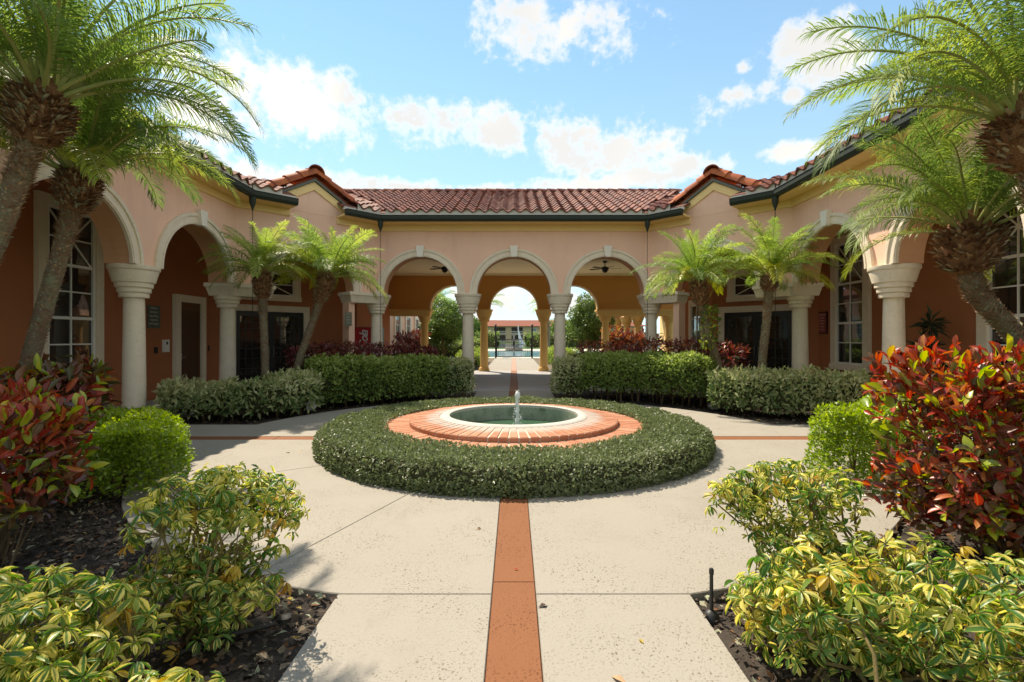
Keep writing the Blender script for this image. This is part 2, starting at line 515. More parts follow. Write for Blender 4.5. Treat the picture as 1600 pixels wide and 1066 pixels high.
L_SCHY = leaf_mat('variegated_leaf_yellow', [(0, (0.12, 0.23, 0.03)), (0.5, (0.21, 0.29, 0.04)), (1, (0.40, 0.42, 0.07))], 0.46, 0.38, 0.5,
                  edge=((0.74, 0.63, 0.17), 8, 0.9, 0.30, 0.62, 0.9))
L_SCHO = leaf_mat('ageing_yellow_leaf', [(0, (0.50, 0.34, 0.05)), (0.7, (0.60, 0.45, 0.08)), (1, (0.46, 0.22, 0.05))], 0.36, 0.4, 0.45)
L_CRED = leaf_mat('croton_red_leaf', [(0, (0.26, 0.022, 0.020)), (0.4, (0.42, 0.042, 0.026)), (0.68, (0.46, 0.10, 0.036)), (0.86, (0.52, 0.22, 0.06)), (1, (0.16, 0.018, 0.020))], 0.34, 0.34, 0.5,
                  edge=((0.30, 0.05, 0.03), 10, 0.8, 0.55, 0.8, 0.5), rib=((0.52, 0.22, 0.08), 0.6))
L_CDARK = leaf_mat('croton_dark_leaf', [(0, (0.070, 0.040, 0.022)), (0.4, (0.16, 0.036, 0.030)), (0.7, (0.075, 0.085, 0.026)), (1, (0.20, 0.085, 0.035))], 0.22, 0.32, 0.5,
                   rib=((0.32, 0.10, 0.05), 0.5))
L_CLIME = leaf_mat('croton_lime_leaf', [(0, (0.34, 0.40, 0.03)), (0.5, (0.46, 0.46, 0.04)), (0.8, (0.20, 0.30, 0.03)), (1, (0.52, 0.36, 0.05))], 0.35, 0.3, 0.6,
                   edge=((0.22, 0.32, 0.03), 8, 0.8, 0.5, 0.7, 0.6))
L_MAROON = leaf_mat('maroon_leaf', [(0, (0.075, 0.026, 0.025)), (0.45, (0.15, 0.034, 0.036)), (0.75, (0.24, 0.05, 0.042)), (0.92, (0.09, 0.08, 0.03)), (1, (0.34, 0.11, 0.05))], 0.25, 0.33, 0.6)
L_ORANGE = leaf_mat('orange_red_leaf', [(0, (0.36, 0.10, 0.05)), (0.5, (0.44, 0.17, 0.06)), (0.8, (0.20, 0.04, 0.04)), (1, (0.46, 0.28, 0.08))], 0.3, 0.35)
L_PALM = leaf_mat('palm_leaflet', [(0, (0.10, 0.165, 0.048)), (0.4, (0.15, 0.225, 0.055)), (0.75, (0.22, 0.30, 0.065)), (1, (0.34, 0.38, 0.08))], 0.5, 0.5, 0.25)
L_PALMB = leaf_mat('bright_palm_leaflet', [(0, (0.15, 0.235, 0.055)), (0.4, (0.22, 0.32, 0.065)), (0.75, (0.30, 0.39, 0.08)), (1, (0.40, 0.44, 0.10))], 0.5, 0.5, 0.25)
L_PALMY = leaf_mat('yellow_palm_leaflet', [(0, (0.30, 0.34, 0.04)), (0.6, (0.40, 0.38, 0.04)), (1, (0.22, 0.29, 0.05))], 0.38, 0.4, 0.45)
L_TREE = leaf_mat('tree_leaf', [(0, (0.075, 0.135, 0.034)), (0.5, (0.12, 0.20, 0.044)), (0.85, (0.19, 0.28, 0.06)), (1, (0.25, 0.33, 0.08))], 0.32, 0.42)
L_DARKPOT = leaf_mat('dark_strap_leaf', [(0, (0.025, 0.045, 0.022)), (1, (0.05, 0.08, 0.04))], 0.2, 0.4)
RACHIS = surface('frond_stalk', (0.30, 0.31, 0.10), 0.6, 0.2, 20, 0.1, 60, 0.4)

# ------------------------------------------------------------------ objects
ORI = {}


def o_of(o):
    return ORI.get(o.name, Vector((0, 0, 0))) if o else Vector((0, 0, 0))


def thing(name, label, cat, loc=(0, 0, 0), group=None):
    o = bpy.data.objects.new(name, None)
    o.empty_display_size = 0.2
    COL.objects.link(o)
    o.location = loc
    ORI[o.name] = Vector(loc)
    tag(o, label, cat, group)
    return o


def tag(o, label=None, cat=None, group=None, kind=None):
    if label: o['label'] = label
    if cat: o['category'] = cat
    if group: o['group'] = group
    if kind: o['kind'] = kind
    return o


def link(name, me, parent=None, loc=None, mat4=None, kind=None):
    o = bpy.data.objects.new(name, me)
    COL.objects.link(o)
    if parent:
        o.parent = parent
    ORI[o.name] = o_of(parent)
    if mat4 is not None:
        o.matrix_basis = mat4
    elif loc is not None:
        o.location = loc
    if kind:
        o['kind'] = kind
    return o


class MB:
    def __init__(self):
        self.v = []; self.f = []; self.m = []

    def add(self, vs, fs, mi=0, M=None):
        b = len(self.v)
        if M is not None:
            vs = [M @ Vector(p) for p in vs]
        self.v.extend([tuple(p) for p in vs])
        self.f.extend([tuple(i + b for i in f) for f in fs])
        self.m.extend([mi] * len(fs))
        return self

    def box(self, a, b, M=None, mi=0):
        x0, y0, z0 = a; x1, y1, z1 = b
        vs = [(x0, y0, z0), (x1, y0, z0), (x1, y1, z0), (x0, y1, z0), (x0, y0, z1), (x1, y0, z1), (x1, y1, z1), (x0, y1, z1)]
        fs = [(0, 3, 2, 1), (4, 5, 6, 7), (0, 1, 5, 4), (1, 2, 6, 5), (2, 3, 7, 6), (3, 0, 4, 7)]
        return self.add(vs, fs, mi, M)

    def prism(self, poly, z0, z1, M=None, mi=0, poly1=None):
        n = len(poly)
        p1 = poly1 or poly
        vs = [(p[0], p[1], z0) for p in poly] + [(p[0], p[1], z1) for p in p1]
        fs = [tuple(range(n - 1, -1, -1)), tuple(range(n, 2 * n))] + [(i, (i + 1) % n, n + (i + 1) % n, n + i) for i in range(n)]
        return self.add(vs, fs, mi, M)

    def extr(self, poly, d0, d1, M=None, mi=0):
        """polygon in (u,z), extruded along d; local order (u,d,z)"""
        n = len(poly)
        vs = [(p[0], d0, p[1]) for p in poly] + [(p[0], d1, p[1]) for p in poly]
        fs = [tuple(range(n - 1, -1, -1)), tuple(range(n, 2 * n))] + [(i, (i + 1) % n, n + (i + 1) % n, n + i) for i in range(n)]
        return self.add(vs, fs, mi, M)

    def lathe(self, prof, n=28, c=(0, 0, 0), M=None, mi=0):
        vs = []; fs = []
        k = len(prof)
        for i in range(n):
            a = 2 * math.pi * i / n
            for r, z in prof:
                vs.append((c[0] + r * math.cos(a), c[1] + r * math.sin(a), c[2] + z))
        for i in range(n):
            j = (i + 1) % n
            for q in range(k - 1):
                fs.append((i * k + q, j * k + q, j * k + q + 1, i * k + q + 1))
        return self.add(vs, fs, mi, M)

    def tube(self, pts, rad, n=6, mi=0, cap=True, M=None):
        pts = [Vector(p) for p in pts]
        if not hasattr(rad, '__len__'):
            rad = [rad] * len(pts)
        vs = []; fs = []
        ref = Vector((0.31, 0.17, 0.93))
        for i, p in enumerate(pts):
            t = (pts[min(i + 1, len(pts) - 1)] - pts[max(i - 1, 0)])
            if t.length < 1e-9:
                t = Vector((0, 0, 1))
            t.normalize()
            a = t.cross(ref)
            if a.length < 0.05:
                a = t.cross(Vector((1, 0, 0)))
            a.normalize(); b = t.cross(a)
            for k in range(n):
                an = 2 * math.pi * k / n
                vs.append(p + (a * math.cos(an) + b * math.sin(an)) * rad[i])
        for i in range(len(pts) - 1):
            for k in range(n):
                l = (k + 1) % n
                fs.append((i * n + k, i * n + l, (i + 1) * n + l, (i + 1) * n + k))
        if cap:
            fs.append(tuple(range(n - 1, -1, -1)))
            fs.append(tuple(range((len(pts) - 1) * n, len(pts) * n)))
        return self.add(vs, fs, mi, M)

    def sweep(self, path, prof, mi=0, side=1.0, cap=True):
        """profile of (offset, z) carried along a 2-D path with mitred corners; offset to the left of travel * side"""
        P = [Vector(p) for p in path]
        n = len(P); k = len(prof)
        vs = []; fs = []
        for i in range(n):
            d0 = (P[i] - P[i - 1]).normalized() if i > 0 else None
            d1 = (P[i + 1] - P[i]).normalized() if i < n - 1 else None
            if d0 is None: d0 = d1
            if d1 is None: d1 = d0
            n0 = Vector((-d0.y, d0.x)); n1 = Vector((-d1.y, d1.x))
            mm = (n0 + n1); mm.normalize()
            sc = 1.0 / max(0.3, mm.dot(n0))
            for off, z in prof:
                q = P[i] + mm * (off * side * sc)
                vs.append((q.x, q.y, z))
        for i in range(n - 1):
            for q in range(k):
                r = (q + 1) % k
                fs.append((i * k + q, i * k + r, (i + 1) * k + r, (i + 1) * k + q))
        if cap:
            fs.append(tuple(range(k))); fs.append(tuple(range((n - 1) * k, n * k)))
        return self.add(vs, fs, mi)

    def mesh(self, name, mats, off=Vector((0, 0, 0)), smooth=None, fix=True):
        me = bpy.data.meshes.new(name)
        me.from_pydata([(v[0] - off[0], v[1] - off[1], v[2] - off[2]) for v in self.v], [], self.f)
        if not isinstance(mats, (list, tuple)):
            mats = [mats]
        for m in mats:
            me.materials.append(m)
        if len(mats) > 1:
            me.polygons.foreach_set('material_index', self.m)
        if fix:
            bm = bmesh.new(); bm.from_mesh(me)
            bmesh.ops.recalc_face_normals(bm, faces=bm.faces[:])
            bm.to_mesh(me); bm.free()
        if smooth is not None:
            me.polygons.foreach_set('use_smooth', [True] * len(me.polygons))
            me.set_sharp_from_angle(angle=R(smooth))
        me.update()
        return me

    def build(self, name, mats, parent=None, smooth=None, kind=None, fix=True):
        me = self.mesh(name, mats, o_of(parent), smooth, fix)
        return link(name, me, parent, kind=kind)


def leaf_color(me, rgba):
    at = me.color_attributes.new('leafcol', 'FLOAT_COLOR', 'POINT')
    at.data.foreach_set('color', np.ascontiguousarray(rgba, dtype=np.float32).ravel())


def norm(a):
    return a / np.maximum(1e-9, np.linalg.norm(a, axis=1, keepdims=True))


# leaf outlines: points (along, across, lift) + faces
T_DIAMOND = (np.array([(0, 0, 0), (0.45, -1, 0.10), (1, 0, -0.06), (0.45, 1, 0.10)]), [(0, 1, 2), (0, 2, 3)])


def blade(nseg, widths, curl, fold, wav=0.0):
    pts = []; fs = []
    for i in range(nseg + 1):
        a = i / nseg
        w = widths(a)
        z = curl * a * a
        f = fold * w
        wv = wav * math.sin(a * 9)
        pts += [(a, -w, z + f + wv), (a, 0, z), (a, w, z + f - wv)]
    for i in range(nseg):
        b = i * 3
        fs += [(b, b + 3, b + 4, b + 1), (b + 1, b + 4, b + 5, b + 2)]
    return np.array(pts), fs


T_CROTON = [blade(5, lambda a: max(0.03, math.sin(math.pi * min(1, a * 1.02 + 0.0)) ** 0.7 * (0.75 + 0.4 * a)), c, f, w)
            for c, f, w in ((-0.18, 0.12, 0.02), (0.10, 0.16, 0.03), (-0.34, 0.08, 0.03), (-0.05, 0.2, 0.04))]
T_SCH = blade(4, lambda a: max(0.04, math.sin(math.pi * min(1, a ** 1.15)) ** 0.8), -0.20, 0.14)
T_MED = blade(2, lambda a: max(0.02, math.sin(math.pi * a)), -0.15, 0.12)


def leaves_mesh(name, P, A, N, L, W, tpl, mats, off, rnd=None, mi=None, objrand=0.0):
    pts, fs = tpl
    P = np.asarray(P, float); n = len(P)
    A = norm(np.asarray(A, float))
    N = np.asarray(N, float)
    N = norm(N - A * np.sum(N * A, axis=1, keepdims=True))
    S = np.cross(N, A)
    L = np.broadcast_to(np.asarray(L, float), (n,)); W = np.broadcast_to(np.asarray(W, float), (n,))
    k = len(pts)
    a = pts[:, 0][None, :, None]; c = pts[:, 1][None, :, None]; h = pts[:, 2][None, :, None]
    V = P[:, None, :] + A[:, None, :] * (L[:, None, None] * a) + S[:, None, :] * (W[:, None, None] * 0.5 * c) + N[:, None, :] * (L[:, None, None] * h)
    V = V.reshape(-1, 3) - np.array(off)
    nf = len(fs); fl = len(fs[0])
    F = (np.array(fs)[None, :, :] + (np.arange(n) * k)[:, None, None]).reshape(-1)
    me = bpy.data.meshes.new(name)
    me.vertices.add(n * k)
    me.vertices.foreach_set('co', V.astype(np.float32).ravel())
    me.loops.add(len(F)); me.loops.foreach_set('vertex_index', F.astype(np.int32))
    me.polygons.add(n * nf)
    me.polygons.foreach_set('loop_start', (np.arange(n * nf) * fl).astype(np.int32))
    me.polygons.foreach_set('loop_total', np.full(n * nf, fl, dtype=np.int32))
    if not isinstance(mats, (list, tuple)):
        mats = [mats]
    for m in mats:
        me.materials.append(m)
    if mi is not None:
        me.polygons.foreach_set('material_index', np.repeat(np.asarray(mi, np.int32), nf))
    me.polygons.foreach_set('use_smooth', np.ones(n * nf, dtype=bool))
    me.update(calc_edges=True)
    if rnd is None:
        rnd = RNG.random(n)
    col = np.ones((n, k, 4), np.float32)
    col[:, :, 0] = rnd[:, None]
    col[:, :, 1] = np.abs(pts[:, 1])[None, :]
    col[:, :, 2] = pts[:, 0][None, :]
    col[:, :, 3] = objrand
    leaf_color(me, col.reshape(-1, 4))
    return me


def frame(o, U, N):
    U = Vector(U).normalized(); N = Vector(N).normalized()
    return Matrix(((U.x, N.x, 0, o[0]), (U.y, N.y, 0, o[1]), (U.z, N.z, 1, o[2] if len(o) > 2 else 0), (0, 0, 0, 1)))


# ================================================================== GROUND AND PAVING
FC = Vector((0, 7.84))
RC = 4.9
gm = MB()
gm.box((-1500, -300, -0.6), (1500, 2500, -0.12))
gm.build('ground', GRASS, kind='structure')
# planting beds: one rough sheet of mulch under the whole court
def bed_sheet():
    nx, ny = 140, 150
    xs = np.linspace(-7.0, 7.0, nx); ys = np.linspace(-1.5, 15.0, ny)
    X, Y = np.meshgrid(xs, ys, indexing='ij')
    Z = -0.045 + 0.012 * np.sin(X * 5.1 + Y * 3.3) + 0.010 * np.sin(X * 11 - Y * 9.2) + RNG.normal(0, 0.007, X.shape)
    m = MB()
    m.v = [(float(a), float(b), float(c)) for a, b, c in zip(X.ravel(), Y.ravel(), Z.ravel())]
    m.f = [(i * ny + j, (i + 1) * ny + j, (i + 1) * ny + j + 1, i * ny + j + 1) for i in range(nx - 1) for j in range(ny - 1)]
    m.m = [0] * len(m.f)
    return m.build('planting_bed', SOIL, kind='structure', smooth=60, fix=False)
bed_sheet()

pave = MB()
pave.lathe([(0.5, -0.105), (RC - 0.03, -0.105), (RC - 0.03, -0.018), (0.5, -0.018)], 64, (0, FC.y, 0))
pave.box((-1.08, -2.5, -0.104), (1.08, 3.2, -0.017))
pave.box((-1.08, 12.4, -0.103), (1.08, 14.78, -0.016))
pavement = pave.build('courtyard_pavement', surface('joint_sand', (0.16, 0.13, 0.10), 0.95, 0.2, 8, 0.2, 60, 0.1), kind='structure')


def slab(poly, mat, name='slab', top=0.0, ch=0.006):
    """one paving slab with a small chamfer round its top edge"""
    m = MB()
    c = Vector((sum(p[0] for p in poly) / len(poly), sum(p[1] for p in poly) / len(poly)))
    n = len(poly)
    ins = []
    area = sum(poly[i][0] * poly[(i + 1) % n][1] - poly[(i + 1) % n][0] * poly[i][1] for i in range(n))
    sg = 1 if area > 0 else -1
    for i in range(n):
        p0 = Vector(poly[i - 1]); p1 = Vector(poly[i]); p2 = Vector(poly[(i + 1) % n])
        d0 = (p1 - p0).normalized(); d1 = (p2 - p1).normalized()
        nn = Vector((-d0.y - d1.y, d0.x + d1.x)) * sg
        if nn.length < 1e-6:
            nn = Vector((-d0.y, d0.x)) * sg
        nn.normalize()
        ins.append(p1 + nn * ch)
    vs = [(p[0], p[1], -0.10) for p in poly] + [(p[0], p[1], top - ch) for p in poly] + [(p.x, p.y, top) for p in ins]
    fs = [tuple(range(2 * n, 3 * n))]
    for i in range(n):
        j = (i + 1) % n
        fs.append((i, j, n + j, n + i)); fs.append((n + i, n + j, 2 * n + j, 2 * n + i))
    m.add(vs, fs)
    return m.build(name, mat, pavement, kind=None)


SW = 0.135                                     # half width of the orange strip
G = 0.004
def arc(r, a0, a1, n=14):
    return [(FC.x + r * math.sin(a0 + (a1 - a0) * i / n), FC.y - r * math.cos(a0 + (a1 - a0) * i / n)) for i in range(n + 1)]
def a_off(r, w=SW):                            # angle at which radius r is w away from an axis
    return math.asin((w + G) / r)
RI = 2.60
YJ = FC.y - math.sqrt(RC * RC - 1.1 ** 2)      # straight joint across the mouth of the south path
cuts = [0, R(55), R(90), R(125), R(159), R(180), R(201), R(235), R(270), R(305), R(339), R(360)]
for a0, a1 in zip(cuts[:-1], cuts[1:]):
    ax0 = any(abs(a0 - k * math.pi / 2) < 1e-6 for k in range(5))
    ax1 = any(abs(a1 - k * math.pi / 2) < 1e-6 for k in range(5))
    def lim(r):
        lo = a0 + (a_off(r) if ax0 else 0.0025 / r)
        hi = a1 - (a_off(r) if ax1 else 0.0025 / r)
        return lo, hi
    lo, hi = lim(RC); li, hi2 = lim(RI)
    oa = [(x, max(y, YJ) if abs(x) < 1.125 and y < FC.y else y) for x, y in arc(RC, lo, hi)]
    slab(oa + arc(RI, hi2, li), PAVE)
# south path (towards the camera), two slabs long on each side of the strip
def y_south(x): return YJ - 1.5 * G
for sx in (-1, 1):
    xs = [SW + G, 0.4, 0.7, 1.1]
    for y0, y1 in ((-2.4, 0.2),):
        slab([(sx * (SW + G), y0), (sx * 1.1, y0), (sx * 1.1, y1), (sx * (SW + G), y1)], PAVE)
    slab([(sx * (SW + G), 0.2 + 2 * G)] + [(sx * 1.1, 0.2 + 2 * G)] + [(sx * x, y_south(x)) for x in reversed(xs)], PAVE)
    # north path to the breezeway
    def y_north(x): return FC.y + math.sqrt(RC * RC - x * x) + 2 * G
    slab([(sx * x, y_north(x)) for x in xs] + [(sx * 1.1, 14.75), (sx * (SW + G), 14.75)], PAVE)
# orange stained strips, cut into lengths
ys = [-2.4, 0.4, 3.22, FC.y - RI]
for a, b in zip(ys[:-1], ys[1:]):
    slab([(-SW, a + .001), (SW, a + .001), (SW, b - .001), (-SW, b - .001)], STRIP, 'strip_slab', -0.003)
ys = [FC.y + RI, 11.6, 12.74, 13.8, 14.75]
for a, b in zip(ys[:-1], ys[1:]):
    slab([(-SW, a + G), (SW, a + G), (SW, b - G), (-SW, b - G)], STRIP, 'strip_slab', -0.003)
for s in (-1, 1):
    xs_ = [RI, 3.8, 4.9, 5.9, 6.9]
    for a, b in zip(xs_[:-1], xs_[1:]):
        slab([(s * (a + G), FC.y - SW), (s * (b - G), FC.y - SW), (s * (b - G), FC.y + SW), (s * (a + G), FC.y + SW)], STRIP, 'strip_slab', -0.003)
    # side paths to the wings
    for q in (-1, 1):
        def xo(dy): return math.sqrt(RC * RC - dy * dy) + 2 * G
        dys = [SW + G, 0.5, 0.85, 1.2]
        slab([(s * xo(dy), FC.y + q * dy) for dy in dys] + [(s * 6.9, FC.y + q * 1.2), (s * 6.9, FC.y + q * (SW + G))], PAVE)

# loggia and breezeway floors, rear path, pool deck
fl = MB()
for s in (-1, 1):
    fl.prism([(s * 6.9, -2), (s * 6.9, 12.3), (s * 4.2, 15.0), (s * 4.2, 18.5), (s * 6.0, 18.3), (s * 9.3, 15.0), (s * 9.3, -2)][::s], -0.11, -0.004)
fl.build('loggia_floor', BREEZE, kind='structure')
fl = MB()
fl.box((-4.19, 14.76, -0.109), (-SW - G, 24.0, 0.0)); fl.box((SW + G, 14.76, -0.109), (4.19, 24.0, 0.0))
fl.box((-SW, 14.76, -0.108), (SW, 24.0, -0.003), mi=1)
fl.box((-6.2, 18.6, -0.111), (-4.2, 24.0, -0.001)); fl.box((4.2, 18.6, -0.111), (8.6, 24.0, -0.001))
fl.build('breezeway_floor', [BREEZE, surface('brown_strip', (0.30, 0.15, 0.09), 0.85, 0.15, 5, 0.2, 60, 0.2)], kind='structure')
fl = MB()
fl.box((-1.45, 24.01, -0.11), (-SW - G, 38.6, -0.002)); fl.box((SW + G, 24.01, -0.11), (1.45, 38.6, -0.002))
fl.box((-SW, 24.01, -0.11), (SW, 38.6, -0.005), mi=1)
fl.build('rear_path', [PAVE, surface('pink_strip', (0.42, 0.25, 0.19), 0.85, 0.15, 5, 0.2, 60, 0.2)], kind='structure')
fl = MB(); fl.box((-30, 38.61, -0.11), (30, 41, -0.003)); fl.box((-30, 60, -0.11), (30, 70, -0.003))
fl.box((-30, 41, -0.11), (-12, 60, -0.004)); fl.box((12, 41, -0.11), (30, 60, -0.004)); fl.build('pool_deck', DECKST, kind='structure')
fl = MB(); fl.box((-12, 41.001, -0.119), (12, 59.999, -0.08)); fl.build('pool_water', POOLBLUE, kind='structure')
fl = MB(); fl.box((-120, 84, -0.119), (120, 150, -0.07)); fl.build('lake_water', LAKE, kind='structure')
fl = MB()
for s in (-1, 1):
    fl.prism([(s * 1.46, 24.05), (s * 14, 24.05), (s * 14, 38.5), (s * 1.46, 38.5)][::s], -0.118, -0.03)
fl.build('rear_planting_bed', DIRT, kind='structure')

# ================================================================== BUILDING PIECES
ZS, ZT = 2.96, 5.05        # springing line and wall top
TH = 0.5
AR = 1.14                  # arch radius
CPROF = [(0.165, 2.36), (0.235, 2.36), (0.24, 2.375), (0.24, 2.44), (0.232, 2.452), (0.262, 2.452), (0.27, 2.466), (0.27, 2.53), (0.262, 2.545),
         (0.292, 2.545), (0.302, 2.56), (0.305, 2.635), (0.335, 2.645), (0.388, 2.845), (0.39, 2.862), (0.405, 2.872), (0.415, 2.89), (0.415, 2.955), (0.40, ZS), (0.0, ZS)]
CPROF_CORNER = CPROF[:12] + [(0.305, 2.645), (0.0, 2.645)]


def column(parent, x, y, mat=CREAM, corner=False):
    m = MB()
    m.lathe([(0.0, 0.0), (0.19, 0.0), (0.188, 0.6), (0.18, 1.4), (0.168, 2.2), (0.165, 2.37)], 28, (x, y, 0))
    c = m.build('column', mat, parent, smooth=40)
    m = MB()
    m.lathe([(0.0, 0.0), (0.26, 0.0), (0.26, 0.10), (0.235, 0.13), (0.235, 0.17), (0.2, 0.2), (0.17, 0.21)], 28, (x, y, 0))
    m.build('base', mat, c, smooth=35)
    m = MB()
    m.lathe(CPROF_CORNER if corner else CPROF, 36, (x, y, 0))
    m.build('capital', mat, c, smooth=30)
    return c


def strip_outline(path, hw, ext):
    P = [Vector(p) for p in path]
    P[0] = P[0] + (P[0] - P[1]).normalized() * ext
    P[-1] = P[-1] + (P[-1] - P[-2]).normalized() * ext
    L = []; Rr = []
    for i in range(len(P)):
        d0 = (P[i] - P[i - 1]).normalized() if i else (P[1] - P[0]).normalized()
        d1 = (P[i + 1] - P[i]).normalized() if i < len(P) - 1 else d0
        mm = Vector((-d0.y - d1.y, d0.x + d1.x)).normalized()
        sc = hw / max(0.3, mm.dot(Vector((-d0.y, d0.x))))
        L.append(P[i] + mm * sc); Rr.append(P[i] - mm * sc)
    return [tuple(p) for p in L] + [tuple(p) for p in reversed(Rr)]


def impost(parent, path, mat=CREAM):
    m = MB()
    m.prism(strip_outline(path, 0.305, 0.0), 2.646, 2.862, poly1=strip_outline(path, 0.36, 0.055))
    m.prism(strip_outline(path, 0.385, 0.08), 2.863, 2.958)
    return m.build('impost', mat, parent)


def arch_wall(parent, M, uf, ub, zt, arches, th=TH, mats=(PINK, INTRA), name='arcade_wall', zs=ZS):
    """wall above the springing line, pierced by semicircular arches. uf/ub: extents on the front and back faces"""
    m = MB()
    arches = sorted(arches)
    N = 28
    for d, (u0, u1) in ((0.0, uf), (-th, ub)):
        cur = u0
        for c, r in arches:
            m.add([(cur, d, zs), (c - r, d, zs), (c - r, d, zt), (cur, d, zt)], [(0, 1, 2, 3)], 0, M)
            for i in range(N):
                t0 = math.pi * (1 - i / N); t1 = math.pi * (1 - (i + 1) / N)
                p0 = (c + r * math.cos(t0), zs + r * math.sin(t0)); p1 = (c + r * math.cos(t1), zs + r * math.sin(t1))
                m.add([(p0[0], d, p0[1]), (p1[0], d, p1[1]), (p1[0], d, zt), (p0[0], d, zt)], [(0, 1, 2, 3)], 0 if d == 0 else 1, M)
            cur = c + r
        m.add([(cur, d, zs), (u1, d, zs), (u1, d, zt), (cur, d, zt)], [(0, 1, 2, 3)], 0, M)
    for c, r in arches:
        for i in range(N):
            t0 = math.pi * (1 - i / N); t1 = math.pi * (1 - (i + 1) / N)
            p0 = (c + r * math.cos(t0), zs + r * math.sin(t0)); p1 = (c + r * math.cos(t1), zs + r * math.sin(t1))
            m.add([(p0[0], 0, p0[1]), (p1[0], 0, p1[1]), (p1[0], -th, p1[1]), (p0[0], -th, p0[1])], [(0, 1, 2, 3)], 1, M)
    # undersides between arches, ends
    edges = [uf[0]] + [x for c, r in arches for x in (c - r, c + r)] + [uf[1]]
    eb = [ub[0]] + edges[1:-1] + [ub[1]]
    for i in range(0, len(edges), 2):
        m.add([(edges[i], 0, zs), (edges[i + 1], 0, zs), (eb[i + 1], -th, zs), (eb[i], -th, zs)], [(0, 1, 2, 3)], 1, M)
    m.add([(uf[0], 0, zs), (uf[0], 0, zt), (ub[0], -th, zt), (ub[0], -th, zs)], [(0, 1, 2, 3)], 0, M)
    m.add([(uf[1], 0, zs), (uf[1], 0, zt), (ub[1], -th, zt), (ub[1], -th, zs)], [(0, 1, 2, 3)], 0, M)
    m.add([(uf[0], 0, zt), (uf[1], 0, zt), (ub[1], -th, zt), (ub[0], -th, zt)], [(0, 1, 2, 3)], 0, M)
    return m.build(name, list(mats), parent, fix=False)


def half_ring(m, M, c, r0, r1, d0, d1, zs=ZS, N=36):
    vs = []; fs = []
    for i in range(N + 1):
        t = math.pi * i / N
        for r, d in ((r0, d0), (r1, d0), (r1, d1), (r0, d1)):
            vs.append((c + r * math.cos(t), d, zs + 0.001 + r * math.sin(t)))
    for i in range(N):
        for k in range(4):
            l = (k + 1) % 4
            fs.append((i * 4 + k, i * 4 + l, (i + 1) * 4 + l, (i + 1) * 4 + k))
    fs.append((0, 1, 2, 3)); fs.append((N * 4, N * 4 + 1, N * 4 + 2, N * 4 + 3))
    m.add(vs, fs, 0, M)


def arch_trim(parent, M, c, r, mat=CREAM, key=True):
    m = MB()
    half_ring(m, M, c, r - 0.012, r + 0.165, -0.03, 0.035)
    half_ring(m, M, c, r + 0.160, r + 0.225, -0.03, 0.062)
    half_ring(m, M, c, r + 0.012, r + 0.05, 0.02, 0.048)
    t = m.build('arch_trim', mat, parent, smooth=40)
    if key:
        k = MB()
        z0 = ZS + r - 0.03; z1 = ZS + r + 0.31
        k.extr([(c - 0.085, z0), (c + 0.085, z0), (c + 0.125, z1), (c - 0.125, z1)], -0.02, 0.13, M)
        k.build('keystone', KEYST, t)
    return t


def window(parent, M, uc, z0, w, h, rows, topx=True, dark=GLASS, sur=0.2):
    """cream surround > white frame, glazing bars and panes; local d is out of the wall"""
    m = MB()
    u0, u1, z1 = uc - w / 2, uc + w / 2, z0 + h
    m.box((u0 - sur, -0.02, z0), (u0, 0.10, z1 + sur), M); m.box((u1, -0.02, z0), (u1 + sur, 0.10, z1 + sur), M)
    m.box((u0, -0.02, z1), (u1, 0.098, z1 + sur), M)
    m.box((u0 - sur - 0.02, -0.02, z0 - sur * 0.8), (u1 + sur + 0.02, 0.13, z0), M)
    win = m.build('window', CREAM, parent)
    fr = 0.055
    f = MB()
    f.box((u0, 0.0, z0), (u0 + fr, 0.07, z1), M); f.box((u1 - fr, 0.0, z0), (u1, 0.07, z1), M)
    f.box((u0 + fr, 0.0, z0), (u1 - fr, 0.069, z0 + fr), M); f.box((u0 + fr, 0.0, z1 - fr), (u1 - fr, 0.069, z1), M)
    f.build('frame', WHITE, win)
    iw0, iw1, iz0, iz1 = u0 + fr, u1 - fr, z0 + fr, z1 - fr
    rh = (iz1 - iz0) / rows
    b = 0.014
    for r in range(1, rows):
        z = iz0 + r * rh
        bb = 0.030 if (r in (2, 4) and rows == 6) else b
        q = MB(); q.box((iw0, 0.022, z - bb), (iw1, 0.056 if bb > b else 0.05, z + bb), M); q.build('glazing_bar', WHITE, win)
    q = MB(); q.box((uc - b, 0.0225, iz0), (uc + b, 0.0495, iz1), M); q.build('glazing_bar', WHITE, win)
    if topx:
        zc = iz0 + (rows - 1) * rh
        for sx in (-1, 1):
            for sz in (-1, 1):
                ue, ze = (iw1 if sx > 0 else iw0), zc + sz * rh
                dv = Vector((ue - uc, ze - zc)); L = dv.length; dv.normalize(); nv = Vector((-dv.y, dv.x)) * b
                A = Vector((uc, zc)); B = Vector((ue, ze))
                q = MB(); q.extr([tuple(A + nv), tuple(B + nv), tuple(B - nv), tuple(A - nv)], 0.023, 0.049, M); q.build('glazing_bar', WHITE, win)
    for r in range(rows):
        for cidx in range(2):
            a0 = iw0 if cidx == 0 else uc; a1 = uc if cidx == 0 else iw1
            q = MB(); j = random.uniform(-0.002, 0.002)
            q.add([(a0, 0.024 + j, iz0 + r * rh), (a1, 0.024 - j, iz0 + r * rh), (a1, 0.024 - j * .5, iz0 + (r + 1) * rh), (a0, 0.024 + j * .7, iz0 + (r + 1) * rh)], [(0, 1, 2, 3)], 0, M)
            q.build('pane', dark, win, fix=False)
    return win


